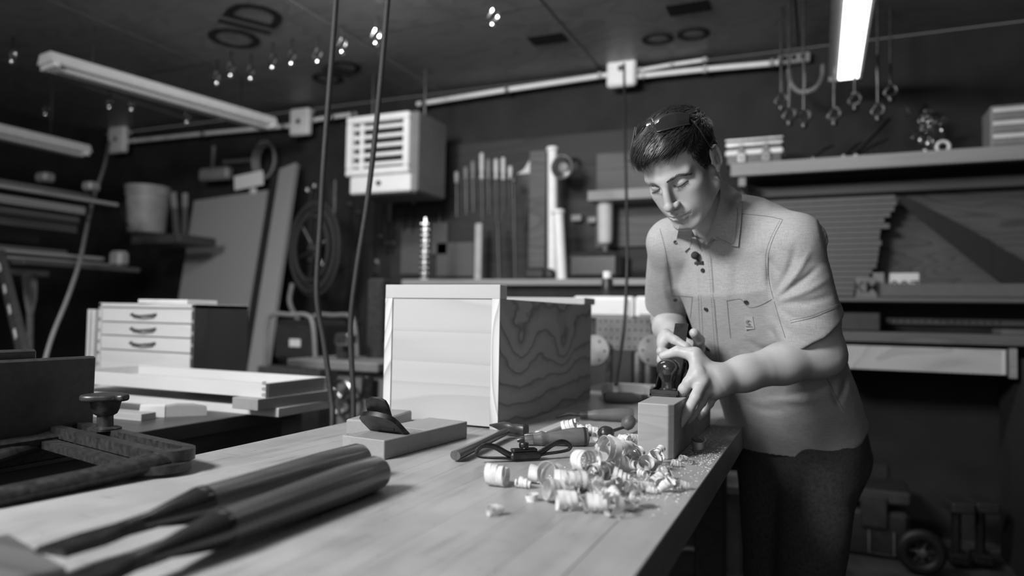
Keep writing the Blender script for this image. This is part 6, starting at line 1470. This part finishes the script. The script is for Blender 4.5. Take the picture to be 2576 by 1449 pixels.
for k in range(6): t_ = k * 1.047; MB().tube([wh, wh + np.array([(r_ - .04) * math.cos(t_), 0, (r_ - .04) * math.sin(t_)])], .010, 6).build('spoke', 'steel_dark', cart)
MB().lathe([(.02, -.03), (.026, 0), (.02, .03), (0, .032)], wh, (0, -1, 0), 14).build('hub', 'steel', cart)
for i, px in enumerate((2405, 2465)):
    p_ = W(px, 1265, 3.45); t = thing('pipe_clamp', ['dark pipe clamp standing on the floor beside the wheel', 'dark pipe clamp standing on the floor away from the wheel'][i], 'clamp', (p_[0], p_[1], 0)); MB().tube([(p_[0], p_[1], 0.0), (p_[0], p_[1], p_[2] + .02)], .022, 10).build('pipe', 'steel_dark', t)
    MB().box((p_[0], p_[1] - .04, p_[2]), (.10, .16, .05), .008, rotz(.2)).build('jaw', 'case_grey' if 'case_grey' in MATS else 'steel_dark', t); MB().box((p_[0], p_[1] - .03, .05), (.09, .1, .05), .008).build('foot', 'steel_dark', t)
st0 = W(1845, 1215, 3.15); stn = thing('tool_stand', 'grey metal tool stand half hidden behind the dark trousers', 'stand', (st0[0], st0[1], 0)); MB().box((st0[0] + .03, st0[1] + .1, st0[2] - .02), (.20, .3, .05), .01, rotz(.2)).build('top', 'grey_paint', stn)
MB().box((st0[0], st0[1] + .06, st0[2] / 2), (.06, .07, st0[2] - .06), .006).build('post', 'grey_paint', stn); MB().box((st0[0] + .03, st0[1] + .1, .02), (.22, .3, .04), .008).build('foot', 'grey_paint', stn)
dp = W(2210, 1100, 4.05); dps = thing('drill_column', 'dark drill stand column rising behind the tool case', 'drill stand', (dp[0], dp[1], 0)); MB().tube([(dp[0], dp[1], 0), (dp[0], dp[1], dp[2] + .1)], .03, 14).build('column', 'steel_dark', dps); MB().box((dp[0], dp[1], dp[2] - .2), (.1, .1, .12), .01).build('carriage', 'black_metal', dps); MB().box((dp[0], dp[1], .02), (.26, .26, .04), .008).build('base', 'black_metal', dps)
# white cabinets and perforated machine seen between box and person
wY = 3.3
for i, (x0, x1) in enumerate(((1440, 1592), (1596, 1655))):
    X0, X1_, Z0, Z1 = wrect(x0, 745, x1, 800, wY); t = thing('white_cabinet', ['white metal cabinet behind the pine box', 'white metal cabinet hidden partly by the person'][i], 'cabinet', ((X0 + X1_) / 2, wY + .2, 0)); MB().box(((X0 + X1_) / 2, wY + .2, (Z0 + Z1) / 2), (X1_ - X0, .38, Z1 - Z0), .01).build('body', 'white_paint', t); MB().box(((X0 + X1_) / 2, wY + .22, Z0 / 2), (X1_ - X0 - .02, .34, Z0), .004).build('plinth', 'black_plastic', t)
    MB().box(((X0 + X1_) / 2, wY + .004, (Z0 + Z1) / 2), (X1_ - X0 - .04, .012, Z1 - Z0 - .03), .004).build('door', 'heater_white', t)
X0, X1_, Z0, Z1 = wrect(1505, 700, 1522, 742, wY); btl = thing('spray_bottle', 'black bottle with white cap on the white cabinet', 'bottle', ((X0 + X1_) / 2, wY + .1, Z0)); c_ = np.array([(X0 + X1_) / 2, wY + .1, Z0]); MB().lathe([(.026, 0), (.028, .01), (.028, .075), (.02, .09), (0, .09)], c_, (0, 0, 1), 16).build('body', 'black_plastic', btl); MB().lathe([(.022, .085), (.022, .12), (0, .12)], c_, (0, 0, 1), 14).build('cap', 'white_paint', btl)
pY = 2.95; X0, X1_, Z0, Z1 = wrect(1500, 800, 1640, 882, pY); pm = thing('perforated_jig', 'grey perforated metal frame with round end discs behind the workbench', 'metal frame', ((X0 + X1_) / 2, pY + .1, 0))
MB().box(((X0 + X1_) / 2, pY, (Z0 + Z1) / 2), (X1_ - X0, .012, Z1 - Z0), .003).build('perforated_plate', 'perf_grey' if 'perf_grey' in MATS else 'plastic_grey', pm)
m = MB()
for i in range(9):
    for j in range(4): m.lathe([(.0045, .0006), (0, .0007)], (X0 + .018 + i * (X1_ - X0 - .036) / 8, pY - .0064, Z0 + .016 + j * (Z1 - Z0 - .03) / 3), (0, -1, 0), 8)
m.build('holes', 'stamp_ink', pm, None, 0)['kind'] = 'stuff'
for px in (1496, 1645):
    p_ = aty(px, 882, pY - .06); MB().lathe([(.062, -.006), (.066, 0), (.062, .006), (0, .006)], p_, (0, -1, 0), 32).build('disc', 'perf_pale' if 'perf_pale' in MATS else 'plastic_white', pm)
    for k in range(6): MB().lathe([(.005, 0), (.005, .0008), (0, .001)], p_ + np.array([.045 * math.cos(k * 1.047), -.0066, .045 * math.sin(k * 1.047)]), (0, -1, 0), 8).build('disc_hole', 'stamp_ink', pm)
for px in (1530, 1602, 1630): p_ = aty(px, 900, pY); MB().tube([(p_[0], pY + .02, Z0 + .02), (p_[0], pY + .02, 0)], .016, 10).build('post', 'galvanised', pm)
MB().box(((X0 + X1_) / 2, pY + .1, .62), (X1_ - X0 + .1, .3, .5), .01).build('pedestal', 'black_plastic', pm)
for o_ in bpy.data.objects:
    if '_o' in o_: del o_['_o']
